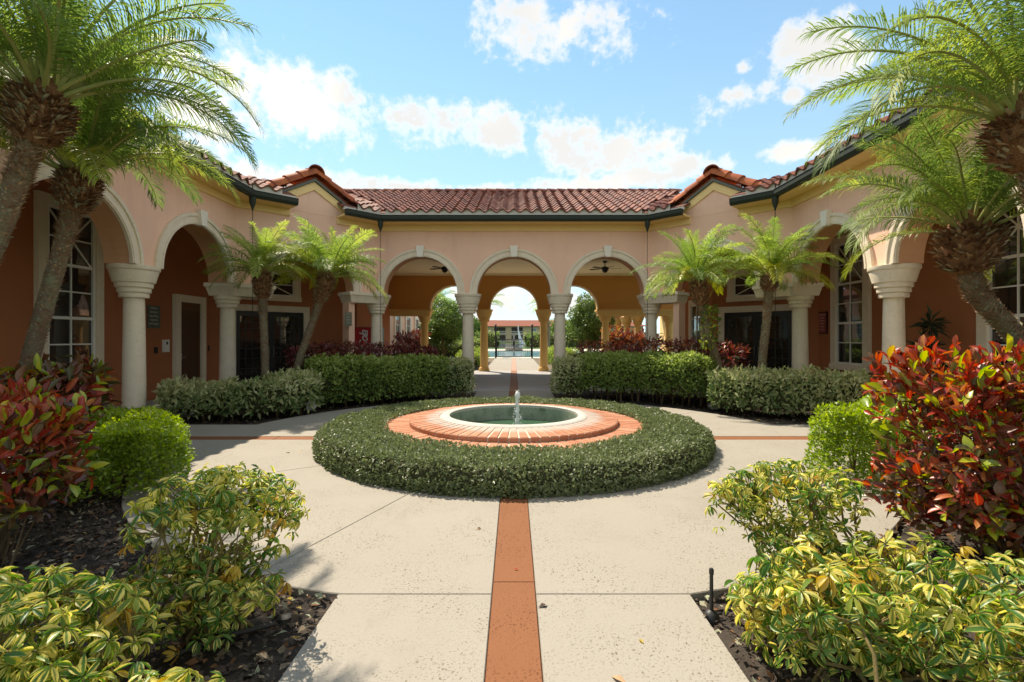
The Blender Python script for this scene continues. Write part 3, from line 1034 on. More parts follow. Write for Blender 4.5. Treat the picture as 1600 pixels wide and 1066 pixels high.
def french_doors(parent, M, uc, w, h, leaves=2):
    m = MB()
    s = 0.2
    u0, u1 = uc - w / 2, uc + w / 2
    m.box((u0 - s, -0.02, 0), (u0, 0.10, h + s), M); m.box((u1, -0.02, 0), (u1 + s, 0.10, h + s), M); m.box((u0, -0.02, h), (u1, 0.098, h + s), M)
    door = m.build('door', CREAM, parent)
    lw = w / leaves
    for k in range(leaves):
        a, b = u0 + k * lw + 0.004, u0 + (k + 1) * lw - 0.004
        st = 0.12
        f = MB()
        f.box((a, 0.0, 0.02), (a + st, 0.05, h - 0.01), M); f.box((b - st, 0.0, 0.02), (b, 0.05, h - 0.01), M)
        f.box((a + st, 0.0, 0.02), (b - st, 0.049, 0.3), M); f.box((a + st, 0.0, h - 0.16), (b - st, 0.049, h - 0.01), M)
        gx = [a + st, a + st + 0.17, b - st - 0.17, b - st]
        for x in gx[1:-1]:
            f.box((x - 0.012, 0.015, 0.3), (x + 0.012, 0.045, h - 0.16), M)
        zz = [0.3, 0.62, 0.94, 1.26, 1.58, 1.9, h - 0.36, h - 0.16]
        for z in zz[1:-1]:
            f.box((a + st, 0.016, z - 0.012), (b - st, 0.044, z + 0.012), M)
        f.build('door_leaf', BLACK, door)
        q = MB(); q.add([(a + st, 0.02, 0.3), (b - st, 0.021, 0.3), (b - st, 0.0205, h - 0.16), (a + st, 0.0195, h - 0.16)], [(0, 1, 2, 3)], 0, M)
        q.build('pane', GLASSD, door, fix=False)
        hx = b - 0.06 if k == 0 else a + 0.06
        q = MB(); q.tube([(hx, 0.05, 0.98), (hx, 0.10, 1.0), (hx, 0.10, 1.3), (hx, 0.05, 1.32)], 0.014, 6, M=M)
        q.build('handle', FASCIA, door, smooth=50)
    return door


# one S-shaped clay tile: 0.345 wide, 0.42 long; local x across, y up the slope, z off the roof
TW, TE, TL = 0.345, 0.385, 0.43
def s_tile():
    m = MB(); n = 9
    top = []
    for i in range(n + 1):
        x = TW * (i / n)
        z = 0.052 * math.cos(2 * math.pi * i / n) + 0.052
        top.append((x, z))
    vs = [(x, 0.0, z + 0.040) for x, z in top] + [(x, TL, z + 0.002) for x, z in top] + [(x, 0.0, z) for x, z in top]
    fs = [(i, i + 1, n + 2 + i, n + 1 + i) for i in range(n)] + [(2 * n + 2 + i, 2 * n + 3 + i, i + 1, i) for i in range(n)]
    m.add(vs, fs)
    me = m.mesh('clay_tile', TILE, fix=False, smooth=45)
    leaf_color(me, np.zeros((len(me.vertices), 4)))
    return me


S_TILE = s_tile()
SLOPE = 0.42
ZE = 5.31                                     # roof plane height at the eave edge
SL = math.atan(SLOPE)


def barrel(r0=0.235, r1=0.195, L=0.50, n=10):
    m = MB(); vs = []; fs = []
    for k, (r, y, dz) in enumerate(((r0, 0, 0.012), (r1, L, 0.0), (r0 - 0.018, 0, 0.0))):
        for i in range(n + 1):
            a = math.pi * (0.0 + 1.0 * i / n)
            vs.append((r * math.cos(a), y, r * math.sin(a) * 0.95 + dz))
    for i in range(n):
        fs.append((i, i + 1, n + 2 + i, n + 1 + i)); fs.append((2 * n + 2 + i, 2 * n + 3 + i, i + 1, i))
    m.add(vs, fs)
    me = m.mesh('barrel_tile', BARREL, fix=False, smooth=45)
    leaf_color(me, np.zeros((len(me.vertices), 4)))
    return me


BARREL_ME = barrel()
RIDGE_ME = barrel(0.16, 0.14, 0.45, 8); RIDGE_ME.materials.clear(); RIDGE_ME.materials.append(TILE)


def roof_face(parent, name, o, U, V, bound, vmax, limit, vtiles=None, skip=None, deck=True):
    """o: eave point, U along eave, V horizontal uphill dir, bound(v)->(ulo,uhi). tiles as parts up to limit (nearest), rest joined"""
    U = Vector((U[0], U[1], 0)); V = Vector((V[0], V[1], 0)); o = Vector((o[0], o[1], 0))
    up = (V + Vector((0, 0, SLOPE))).normalized()
    nr = U.cross(up)
    flip = nr.z < 0
    if flip: nr = -nr
    def pt(u, v, dz=0): return o + U * u + V * v + Vector((0, 0, ZE + SLOPE * v + dz))
    m = MB()
    vs = []
    if deck:
        a0, a1 = bound(0); b0, b1 = bound(vmax)
        quad = [pt(a0, 0.02), pt(a1, 0.02), pt(b1, vmax), pt(b0, vmax)]
        m.add(quad + [q - Vector((0, 0, 0.06)) for q in quad], [(0, 1, 2, 3), (7, 6, 5, 4), (0, 1, 5, 4), (1, 2, 6, 5), (2, 3, 7, 6), (3, 0, 4, 7)])
        rf = m.build(name, DECK, parent)
    else:
        rf = None
    spots = []
    ch = math.cos(SL)
    rows = int(min(vmax, vtiles or vmax) / (TE * ch))
    for r in range(rows + 1):
        v = r * TE * ch - 0.06
        lo, hi = bound(max(0, v))
        k0 = math.ceil((lo - 0.05) / TW); k1 = math.floor((hi + 0.05) / TW)
        for k in range(k0, k1):
            u = k * TW
            if skip and skip(u + TW / 2, v + 0.15):
                continue
            spots.append((u, v, pt(u, v, 0.012)))
    em = MB()
    for u, v, p in spots:
        if v > 0: continue
        nn = 9; b0 = o + U * u
        a_ = [b0 + U * (TW * i / nn) + V * -0.035 + Vector((0, 0, 5.2162)) for i in range(nn + 1)]
        t_ = [b0 + U * (TW * i / nn) + V * -0.035 + Vector((0, 0, ZE + 0.052 * math.cos(2 * math.pi * i / nn) + 0.052 + 0.030)) for i in range(nn + 1)]
        a2 = [q + V * 0.05 for q in a_]; t2 = [q + V * 0.05 for q in t_]
        n1_ = nn + 1
        em.add(a_ + t_ + a2 + t2, [(i, i + 1, n1_ + i + 1, n1_ + i) for i in range(nn)] + [(n1_ + i, n1_ + i + 1, 3 * n1_ + i + 1, 3 * n1_ + i) for i in range(nn)])
    if em.v:
        em.build('eave_mortar', MORTAR, parent, fix=False)
    spots.sort(key=lambda s: (s[2] - Vector((0, 0, CAMZ))).length)
    X = -U if flip else U
    base = Matrix(((X.x, up.x, nr.x, 0), (X.y, up.y, nr.y, 0), (X.z, up.z, nr.z, 0), (0, 0, 0, 1)))
    tmpl = bpy.data.objects.new('tile', S_TILE)
    off = o_of(parent)
    for i, (u, v, p) in enumerate(spots[:limit]):
        o2 = tmpl.copy() if i else tmpl
        COL.objects.link(o2)
        o2.parent = rf or parent
        jit = Matrix.Rotation(random.uniform(-0.012, 0.012), 4, 'Z') @ Matrix.Rotation(random.uniform(-0.012, 0.012), 4, 'X')
        q = p + (U * TW if flip else Vector((0, 0, 0))) + nr * random.uniform(-0.003, 0.004)
        o2.matrix_basis = Matrix.Translation(q - off) @ base @ jit
        ORI[o2.name] = off
    rest = spots[limit:]
    if rest:
        tv = np.array([v.co[:] for v in S_TILE.vertices]); tf = [tuple(p.vertices) for p in S_TILE.polygons]
        mb = MB(); cols = []
        for u, v, p in rest:
            q = p + (U * TW if flip else Vector((0, 0, 0)))
            mb.add([q + (base.to_3x3() @ Vector(t)) for t in tv], tf)
            cols += [random.random()] * len(tv)
        me = mb.mesh('upper_tiles', TILE, off, 45, fix=False)
        cc = np.ones((len(cols), 4)); cc[:, 0] = cols
        leaf_color(me, cc)
        link('upper_tiles', me, rf or parent, kind='stuff')
    return rf


EAVE = 0.75                                    # eave line is this far in front of the wall centre line
C1 = (7.22, 12.36); C2 = (4.28, 15.30)         # court corners (column centres), right-hand side
DL = math.hypot(C1[0] - C2[0], C2[1] - C1[1])
K = math.tan(R(22.5))
GAP = 0.66                                     # half gap in the eave at the gable

PROF_GUT = [(EAVE, 5.05), (EAVE + 0.09, 5.05), (EAVE + 0.13, 5.11), (EAVE + 0.13, 5.20), (EAVE + 0.145, 5.215), (EAVE, 5.215)]
PROF_SOF = [(0.255, 5.051), (EAVE - 0.002, 5.052), (EAVE - 0.002, 5.10), (0.255, 5.10)]
PROF_MOLD = [(0.25, 4.87), (0.29, 4.87), (0.305, 4.90), (0.305, 5.049), (0.25, 5.049)]
PROF_MORT = [(EAVE - 0.10, 5.216), (EAVE - 0.012, 5.216), (EAVE - 0.012, 5.30), (EAVE - 0.10, 5.31)]


def eaves(parent, path, side):
    for nm, pr, mt in (('gutter', PROF_GUT, GUTTER), ('soffit', PROF_SOF, SOFFIT), ('cornice', PROF_MOLD, SOFFIT), ('eave_board', PROF_MORT, MORTAR)):
        m = MB(); m.sweep(path, pr, side=side); m.build(nm, mt, parent)


# ------------------------------------------------------------------ central breezeway pavilion
pav = thing('breezeway_pavilion', 'central peach pavilion with three front arches under a red tiled roof, facing the fountain', 'building', (0, 15.3, 0))
MA = frame((0, 15.05, 0), (1, 0, 0), (0, -1, 0))
xa = [-2.865, 0.0, 2.865]
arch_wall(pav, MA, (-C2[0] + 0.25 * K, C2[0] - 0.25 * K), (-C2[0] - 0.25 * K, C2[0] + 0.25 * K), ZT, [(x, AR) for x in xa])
for x in xa:
    arch_trim(pav, MA, x, AR)
for x in (-1.4325, 1.4325):
    column(pav, x, 15.3)
dg = Vector((C1[0] - C2[0], C1[1] - C2[1])).normalized()     # right side: from C2 towards C1
for s in (-1, 1):
    column(pav, s * C2[0], C2[1], corner=True)
    e = Vector(C2) + dg * 1.0
    impost(pav, [(s * (C2[0] - 0.27), C2[1]), (s * C2[0], C2[1]), (s * e.x, e.y)])
    pp = Vector(C2) + dg * 0.93
    ang = math.atan2(dg.y, dg.x * s)
    m = MB(); Mx = Matrix.Translation((s * pp.x, pp.y, 0)) @ Matrix.Rotation(ang, 4, 'Z')
    m.box((-0.09, -0.2, 0), (0.09, 0.2, 2.645), Mx); m.build('pier', PINK, pav)
# eave path: right gap end -> C2 right -> C2 left -> left gap end
gd = DL / 2 - GAP
epR = Vector(C2) + dg * gd
eaves(pav, [(epR.x, epR.y), C2, (-C2[0], C2[1]), (-epR.x, epR.y)], 1.0)
RIDGE_V = 4.75
eL = C2[0] - EAVE * K
roof_face(pav, 'roof', (0, 15.3 - EAVE), (1, 0), (0, 1), lambda v: (-eL - K * v - 0.23 * max(0, v - 1.5), eL + K * v + 0.23 * max(0, v - 1.5)), RIDGE_V, 300)
# ridge tiles and back slope
zr = ZE + SLOPE * RIDGE_V; yr = 15.3 - EAVE + RIDGE_V
m = MB()
q = [(-6.7, yr, zr), (6.7, yr, zr), (8.6, 24.25, 5.3), (-8.6, 24.25, 5.3)]
m.add(q + [(a, b, c - 0.08) for a, b, c in q], [(0, 1, 2, 3), (7, 6, 5, 4), (0, 1, 5, 4), (1, 2, 6, 5), (2, 3, 7, 6), (3, 0, 4, 7)])
rear_roof = m.build('rear_roof', DECK, pav)
x = -6.7
t0 = bpy.data.objects.new('ridge_tile', RIDGE_ME)
first = True
while x < 6.5:
    t = t0 if first else t0.copy(); first = False
    COL.objects.link(t); t.parent = pav
    t.matrix_basis = Matrix.Translation(Vector((x, yr - 0.0, zr + 0.01)) - o_of(pav)) @ Matrix.Rotation(R(-90), 4, 'Z') @ Matrix.Rotation(random.uniform(-0.01, 0.02), 4, 'X')
    x += 0.40
# ceiling, rear wall, side walls
m = MB(); m.prism([(-5.9, 15.55), (6.97, 15.55), (7.6, 20.0), (7.6, 23.34), (-5.9, 23.34)], 4.65, 4.75); m.build('ceiling', CEIL, pav)
m = MB(); m.sweep([(-5.9, 23.33), (7.5, 23.33)], [(-0.001, 4.56), (-0.05, 4.58), (-0.05, 4.649), (-0.001, 4.649)], side=1.0); m.build('ceiling_moulding', CEIL, pav)
MR = frame((0, 23.35, 0), (1, 0, 0), (0, -1, 0))
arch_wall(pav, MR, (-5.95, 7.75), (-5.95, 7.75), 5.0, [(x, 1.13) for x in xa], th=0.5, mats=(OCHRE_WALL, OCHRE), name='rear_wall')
for x in xa:
    m = MB(); half_ring(m, MR, x, 1.115, 1.16, -0.02, 0.02); m.build('arch_bead', CREAM, pav, smooth=40)
for x in (-1.4325, 1.4325, -4.3, 4.4, 7.45):
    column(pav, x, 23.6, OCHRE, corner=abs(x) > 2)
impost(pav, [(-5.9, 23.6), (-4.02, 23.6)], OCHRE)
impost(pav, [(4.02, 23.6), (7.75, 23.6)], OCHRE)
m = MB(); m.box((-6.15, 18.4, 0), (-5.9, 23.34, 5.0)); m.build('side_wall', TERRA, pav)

# ------------------------------------------------------------------ the two wings
def wing(s):
    side = 'left' if s < 0 else 'right'
    lab = {-1: 'shaded peach arcade wing on the left, a brown door behind its columns',
           1: 'sunlit peach arcade wing on the right, a red notice behind its columns'}[s]
    w = thing('clubhouse_wing', lab, 'building', (s * 8.0, 8.0, 0))
    col_y = [9.32, 6.27, 3.22, 0.17]
    MW = frame((s * (C1[0] - 0.25), 0, 0), (0, 1, 0), (-s, 0, 0))
    ar = [(10.84, AR), (7.795, AR), (4.745, AR), (1.695, AR)]
    arch_wall(w, MW, (-1.3, C1[1] - 0.25 * K), (-1.3, C1[1] + 0.25 * K), ZT, ar)
    for c, r in ar[:3]:
        arch_trim(w, MW, c, r)
    for y in col_y[:3]:
        column(w, s * C1[0], y)
    column(w, s * C1[0], C1[1], corner=True)
    # diagonal bay
    n = Vector((-s * math.sqrt(.5), -math.sqrt(.5)))
    U = Vector((-s * math.sqrt(.5), math.sqrt(.5)))
    cmid = (Vector((s * C1[0], C1[1])) + Vector((s * C2[0], C2[1]))) / 2
    of = cmid + n * 0.25
    MD = frame((of.x, of.y, 0), (U.x, U.y, 0), (n.x, n.y, 0))
    h = DL / 2
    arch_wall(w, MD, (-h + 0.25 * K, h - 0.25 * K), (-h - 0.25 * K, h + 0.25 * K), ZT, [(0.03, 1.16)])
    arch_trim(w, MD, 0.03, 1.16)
    e = Vector((s * C1[0], C1[1])) + U * 0.95
    impost(w, [(s * C1[0], C1[1] - 0.27), (s * C1[0], C1[1]), (e.x, e.y)])
    g0 = Vector((s * C1[0], C1[1])) + U * (h - GAP)
    eaves(w, [(s * C1[0], -1.2), (s * C1[0], C1[1]), (g0.x, g0.y)], -s * -1.0 if s > 0 else -1.0)
    # roofs
    eo = cmid + n * EAVE
    VD = 1.3                                   # the wing roofs are a short tiled skirt round a flat roof
    hl = h - EAVE * K
    ga, gh = 6.06, 0.577                       # gable apex and slope
    def skip(u, v):
        if abs(u) < GAP and v < 0.75: return True
        return ga - gh * abs(u) - 0.05 > ZE + SLOPE * v and abs(u) < 1.35
    # deck of the diagonal: two halves clear of the gable gap are covered by one deck set back
    roof_diag = MB()
    def pd(u, v, dz=0): return (eo.x + U.x * u - n.x * v, eo.y + U.y * u - n.y * v, ZE + SLOPE * v + dz)
    for a, b in ((-hl, -GAP), (GAP, hl)):
        va = K * VD
        q = [pd(a, 0.02), pd(b, 0.02), pd(b if abs(b) < hl - .01 else b + va, VD), pd(a if abs(a) < hl - .01 else a - va, VD)]
        roof_diag.add(q + [(x, y, z - 0.06) for x, y, z in q], [(0, 1, 2, 3), (7, 6, 5, 4), (0, 1, 5, 4), (1, 2, 6, 5), (2, 3, 7, 6), (3, 0, 4, 7)])
    q = [pd(-GAP, 0.8), pd(GAP, 0.8), pd(GAP, VD), pd(-GAP, VD)]
    roof_diag.add(q + [(x, y, z - 0.06) for x, y, z in q], [(0, 1, 2, 3), (7, 6, 5, 4), (0, 1, 5, 4), (2, 3, 7, 6)])
    rd = roof_diag.build('roof', DECK, w)
    roof_face(rd, 'roof', (eo.x, eo.y), (U.x, U.y), (-n.x, -n.y), lambda v: (-hl - K * v, hl + K * v), VD, 150, skip=skip, deck=False)
    y1 = C1[1] - EAVE * K
    roof_face(w, 'roof', (s * (C1[0] - EAVE), y1), (0, -1), (s, 0), lambda v: (-K * v, 13.2), VD, 150)
    m = MB(); m.prism([(s * (C1[0] - EAVE + VD - .05), -1.2), (s * 14, -1.2), (s * 14, 19.0), (s * 6.5, 19.0), (s * 5.6, 15.6), (s * (C1[0] - EAVE + VD - .05), 12.9)][::s], 5.5, 5.78); m.build('upper_roof', DECK, w)
    # gable
    gm_ = MB(); gw = 1.12
    gm_.extr([(-gw, ZT + .001), (gw, ZT + .001), (gw, ga - gh * gw - 0.10), (0, ga - 0.10), (-gw, ga - gh * gw - 0.10)], -0.3, 0.004, MD)
    gm_.build('gable_wall', PINK, w)
    for q in (-1, 1):
        b_ = MB()
        ap = ga - 0.13
        b_.extr([(0, ap), (q * 1.2, ap - gh * 1.2), (q * 1.2, ap - gh * 1.2 - 0.22), (0, ap - 0.22)], 0.0, 0.045, MD); b_.build('gable_band', SOFFIT, w)
        f_ = MB(); ap = ga - 0.005
        f_.extr([(0, ap), (q * 1.36, ap - gh * 1.36), (q * 1.36, ap - gh * 1.36 - 0.11), (0, ap - 0.11)], -0.05, 0.10, MD); f_.build('rake_board', FASCIA, w)
        # gable roof plane running back into the main roof
        r_ = MB()
        A = [(0, 0.10, ga), (q * 1.4, 0.10, ga - gh * 1.4), (q * 1.4, -2.4, ga - gh * 1.4), (0, -2.4, ga)]
        r_.add(A + [(a, b, c - 0.05) for a, b, c in A], [(0, 1, 2, 3), (7, 6, 5, 4), (0, 1, 5, 4), (1, 2, 6, 5), (2, 3, 7, 6), (3, 0, 4, 7)], 0, MD)
        gr = r_.build('gable_roof', BARREL, w)
        # rake tiles: overlapping barrels laid up the slope
        sl = math.atan(gh); Lr = 1.62
        for k in range(4):
            t = bpy.data.objects.new('rake_tile', BARREL_ME); COL.objects.link(t); t.parent = w
            dist = Lr - k * 0.40
            p = MD @ Vector((q * dist * math.cos(sl), 0.0, ga - dist * math.sin(sl) + 0.075))
            # barrel y axis points up the rake (towards the apex)
            ydir = (MD.to_3x3() @ Vector((-q * math.cos(sl), 0, math.sin(sl)))).normalized()
            xdir = (MD.to_3x3() @ Vector((0, 1, 0))).normalized()
            zdir = xdir.cross(ydir)
            if zdir.z < 0: xdir = -xdir; zdir = xdir.cross(ydir)
            B = Matrix(((xdir.x, ydir.x, zdir.x, 0), (xdir.y, ydir.y, zdir.y, 0), (xdir.z, ydir.z, zdir.z, 0), (0, 0, 0, 1)))
            t.matrix_basis = Matrix.Translation(p - o_of(w)) @ B @ Matrix.Rotation(random.uniform(-.02, .02), 4, 'Z')
    for k in range(5):
        t = bpy.data.objects.new('rake_tile', BARREL_ME); COL.objects.link(t); t.parent = w
        p = MD @ Vector((0, 0.20 - k * 0.40, ga + 0.085))
        ydir = (MD.to_3x3() @ Vector((0, -1, 0.0))).normalized(); xdir = ydir.cross(Vector((0, 0, 1))); zdir = Vector((0, 0, 1))
        B = Matrix(((xdir.x, ydir.x, 0, 0), (xdir.y, ydir.y, 0, 0), (0, 0, 1, 0), (0, 0, 0, 1)))
        t.matrix_basis = Matrix.Translation(p - o_of(w)) @ B
    # loggia walls and ceiling
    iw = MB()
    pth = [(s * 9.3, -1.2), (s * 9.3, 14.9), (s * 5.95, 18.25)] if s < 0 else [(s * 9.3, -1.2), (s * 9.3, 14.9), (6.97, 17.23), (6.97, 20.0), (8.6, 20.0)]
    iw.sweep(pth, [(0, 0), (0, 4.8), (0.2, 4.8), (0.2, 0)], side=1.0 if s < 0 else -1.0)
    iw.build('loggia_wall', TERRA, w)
    ce = MB()
    ce.prism([(s * 7.0, -1.2), (s * 9.45, -1.2), (s * 9.45, 15.0), (s * 6.0, 18.3), (s * 4.4, 15.56), (s * 7.47, 12.5)][::-s], 4.76, 4.86)
    ce.build('ceiling', CEIL, w)
    MI = frame((s * 9.3, 0, 0), (0, 1, 0), (-s, 0, 0))
    nd = n
    dd = Vector((s * 8.03, 16.17))
    Mdoor = frame((dd.x, dd.y, 0), (U.x, U.y, 0), (nd.x, nd.y, 0))
    french_doors(w, Mdoor, 0, 2.1, 2.46)
    window(w, Mdoor, 0, 2.98, 1.5, 0.78, 2, True)
    if s < 0:
        window(w, MI, 10.25, 0.86, 1.12, 3.4, 6)
        window(w, MI, 5.3, 0.86, 1.12, 3.4, 6)
        # brown panel door
        m = MB(); u0, u1 = 13.55, 14.45; sf = 0.2; H = 2.6
        m.box((u0 - sf, -0.02, 0), (u0, 0.11, H + sf), MI); m.box((u1, -0.02, 0), (u1 + sf, 0.11, H + sf), MI); m.box((u0, -0.02, H), (u1, 0.108, H + sf), MI)
        dr = m.build('door', CREAM, w)
        m = MB(); m.box((u0, 0, 0), (u0 + 0.06, 0.05, H), MI); m.box((u1 - 0.06, 0, 0), (u1, 0.05, H), MI); m.box((u0 + .06, 0, H - 0.22), (u1 - .06, 0.05, H), MI)
        m.build('frame', surface('brown_frame', (0.14, 0.06, 0.025), 0.5, 0.15, 5, 0.05), dr)
        m = MB(); m.box((u0 + .06, 0.0, 0), (u1 - .06, 0.025, H - .22), MI)
        for a in (0.15, 1.25):
            m.box((u0 + .17, 0.02, a), (u1 - .17, 0.034, a + 0.95), MI)
        m.build('door_leaf', WOOD, dr)
        m = MB(); m.tube([(u0 + .11, 0.03, 1.05), (u0 + .11, 0.08, 1.05), (u0 + .22, 0.085, 1.05)], 0.012, 6, M=MI); m.box((u0 + .085, .024, 0.98), (u0 + .135, .034, 1.16), MI)
        m.build('handle', surface('nickel', (0.5, 0.48, 0.44), 0.3, 0.05, 3, 0, 30, 0.5, 0.9), dr)
    else:
        window(w, MI, 13.5, 0.86, 1.12, 3.4, 6)
        window(w, MI, 9.0, 0.86, 1.12, 3.4, 6)
        window(w, MI, 4.6, 0.86, 1.12, 3.4, 6)
        Ms = frame((6.97, 0, 0), (0, 1, 0), (-1, 0, 0))
        window(w, Ms, 18.6, 0.86, 1.0, 2.0, 4, False)
    return w, MI, MD, Mdoor


wL, MIL, MDL, MdoorL = wing(-1)
wR, MIR, MDR, MdoorR = wing(1)

# ------------------------------------------------------------------ fittings on the walls
def sign(name, label, M, u0, u1, z0, z1, mat, cat, frame_mat=None, lines=0, ink=None):
    c = M @ Vector(((u0 + u1) / 2, 0, z0))
    t = thing(name, label, cat, tuple(c))
    m = MB(); m.box((u0, 0.002, z0), (u1, 0.022, z1), M); m.build('panel', mat, t)
    if frame_mat:
        b = 0.03; m = MB()
        m.box((u0 - b, 0.002, z0 - b), (u0, 0.035, z1 + b), M); m.box((u1, 0.002, z0 - b), (u1 + b, 0.035, z1 + b), M)
        m.box((u0, 0.002, z0 - b), (u1, 0.034, z0), M); m.box((u0, 0.002, z1), (u1, 0.034, z1 + b), M); m.build('frame', frame_mat, t)
    if lines:
        m = MB()
        for k in range(lines):
            z = z1 - (z1 - z0) * (k + 0.9) / (lines + 0.8)
            w = (u1 - u0) * random.uniform(0.35, 0.8) / 2; uc = (u0 + u1) / 2
            x = uc - w
            while x < uc + w:
                l = random.uniform(0.02, 0.06)
                m.box((x, 0.0222, z), (min(x + l, uc + w), 0.0232, z + (z1 - z0) / lines * 0.35), M); x += l + 0.015
        m.build('lettering', ink or LETTER, t)
    return t


INK = surface('faded_lettering', (0.36, 0.38, 0.33), 0.6, 0.05, 3, 0)
PINKINK = surface('pale_red_lettering', (0.55, 0.30, 0.26), 0.6, 0.05, 3, 0)
sign('wall_plaque', 'dark green mottled plaque on the terracotta wall left of the brown door', MIL, 12.42, 12.86, 1.85, 2.43, PLAQUE, 'plaque', None, 5, INK)
sign('wall_sign', 'red notice in a dark frame on the wall between the right column and window', MIR, 14.55, 15.0, 1.75, 2.35, REDSIGN, 'sign', surface('dark_red_frame', (0.05, 0.012, 0.01), 0.5, 0.1, 3, 0), 6, PINKINK)
kp = thing('intercom', 'small white intercom box beside the brown door', 'intercom', tuple(MIL @ Vector((13.06, 0, 1.3))))
m = MB(); m.box((12.96, 0.0, 1.22), (13.16, 0.06, 1.55), MIL); m.build('casing', WHITE, kp)
m = MB(); m.box((13.03, 0.061, 1.42), (13.09, 0.066, 1.50), MIL); m.build('camera_eye', BLACK, kp)
for u, lab in ((12.72, 'dark switch box on the wall below the plaque left of the brown door'), (14.95, 'dark switch box on the wall right of the brown door')):
    m = MB(); m.box((u - .05, 0, 1.2), (u + .05, 0.03, 1.36), MIL)
    o = m.build('switch_box', BLACK); tag(o, lab, 'switch', 'dark switch boxes by the brown door')
# plaque on the left pier
pp = Vector(C2) + dg * 0.93
Mp = frame((-pp.x, pp.y, 0), (math.sqrt(.5), math.sqrt(.5), 0), (math.sqrt(.5), -math.sqrt(.5), 0))
sign('pier_plaque', 'narrow grey green plaque on the peach pier beside the red vending machine', frame((-pp.x + 0.07, pp.y - 0.22, 0), (1, 0, 0), (0, -1, 0)), -0.10, 0.10, 1.95, 2.35, PLAQUEG, 'plaque', None, 4, INK)


# ------------------------------------------------------------------ rain chains at the eave corners
def rain_chain(x, y, label):
    t = thing('rain_chain', label, 'rain chain', (x, y, 0), 'rain chains hanging from the gutter corners')
    m = MB(); m.lathe([(0.015, 4.72), (0.03, 4.78), (0.075, 4.92), (0.08, 5.049), (0.07, 5.049), (0.012, 4.75)], 12, (x, y, 0)); m.build('funnel', GUTTER, t, smooth=40)
    m = MB(); z = 4.74; k = 0
    while z > 0.1:
        a = (k % 2) * math.pi / 2
        pts = [(x + 0.013 * math.cos(a) * math.cos(b), y + 0.013 * math.sin(a) * math.cos(b), z - 0.035 + 0.035 * math.sin(b)) for b in [i * math.pi / 3 for i in range(7)]]
        m.tube(pts, 0.0045, 4, cap=False); z -= 0.058; k += 1
    m.build('chain', GUTTER, t)


e2 = EAVE + 0.06
rain_chain(-(C2[0] - e2 * K), C2[1] - e2, 'rain chain from the gutter corner left of the three front arches')
rain_chain(C2[0] - e2 * K, C2[1] - e2, 'rain chain from the gutter corner right of the three front arches')
rain_chain(-(C1[0] - e2), C1[1] - e2 * K, 'rain chain from the gutter corner of the shaded left wing')
rain_chain(C1[0] - e2, C1[1] - e2 * K, 'rain chain from the gutter corner of the sunlit right wing')


# ------------------------------------------------------------------ ceiling fans
def fan(x, y, label, rot):
    t = thing('ceiling_fan', label, 'ceiling fan', (x, y, 4.65), 'ceiling fans in the breezeway')
    m = MB(); m.lathe([(0, 4.65), (0.09, 4.649), (0.085, 4.6), (0.03, 4.57), (0.018, 4.55), (0.018, 4.42), (0.0, 4.42)], 14, (x, y, 0)); m.build('rod', BLACK, t, smooth=40)
    m = MB(); m.lathe([(0, 4.44), (0.08, 4.43), (0.15, 4.39), (0.155, 4.33), (0.11, 4.29), (0.11, 4.25), (0.07, 4.2), (0, 4.18)], 18, (x, y, 0)); m.build('motor', BLACK, t, smooth=40)
    for k in range(5):
        M = Matrix.Translation((x, y, 4.36)) @ Matrix.Rotation(rot + k * 2 * math.pi / 5, 4, 'Z') @ Matrix.Rotation(R(11), 4, 'X')
        m = MB(); m.box((0.12, -0.02, -0.006), (0.26, 0.02, 0.006), M)
        m.prism([(0.22, -0.05), (0.62, -0.075), (0.66, -0.05), (0.66, 0.05), (0.62, 0.075), (0.22, 0.05)], -0.005, 0.004, M)
        m.build('blade', WOOD, t)


fan(-2.75, 19.5, 'dark ceiling fan half hidden behind the left front arch', 0.3)
fan(3.62, 19.5, 'dark ceiling fan in clear view through the right front arch', 0.0)

# ------------------------------------------------------------------ vending machine
vm = thing('vending_machine', 'red drinks machine with white script lettering between the peach pier and the corner column', 'vending machine', (-5.3, 17.9, 0))
vx0, vx1, vy0, vy1, vh = -5.72, -4.85, 17.55, 18.3, 1.98
m = MB(); m.box((vx0, vy0 + 0.03, 0.06), (vx1, vy1, vh)); m.box((vx0 + .05, vy0 + .1, 0), (vx1 - .05, vy1 - .05, 0.06)); m.build('cabinet', BLACK, vm)
m = MB(); m.prism([(vx0 + .012, vy0), (vx0 + .03, vy0 - .012), (vx1 - .03, vy0 - .012), (vx1 - .012, vy0), (vx1 - .012, vy0 + .03), (vx0 + .012, vy0 + .03)], 0.1, vh - .01); m.build('front_panel', RED, vm)
m = MB(); m.box((vx1 - .2, vy0 - .022, 0.85), (vx1 - .06, vy0 - .011, 1.35)); m.build('coin_panel', FASCIA, vm)
m = MB(); m.box((vx0 + .25, vy0 - .022, 0.25), (vx1 - .25, vy0 - .011, 0.5)); m.build('delivery_slot', BLACK, vm)


def text_mesh(body, size, shear, M, mat, name, parent):
    cu = bpy.data.curves.new('t', 'FONT'); cu.body = body; cu.size = size; cu.shear = shear
    cu.extrude = 0.002; cu.offset = 0.006; cu.space_character = 0.85; cu.align_x = 'CENTER'; cu.align_y = 'CENTER'
    ob = bpy.data.objects.new('t', cu); COL.objects.link(ob)
    me = bpy.data.meshes.new_from_object(ob.evaluated_get(bpy.context.evaluated_depsgraph_get()))
    bpy.data.objects.remove(ob)
    me.transform(M); me.transform(Matrix.Translation(-o_of(parent)))
    me.materials.clear(); me.materials.append(mat)
    return link(name, me, parent)


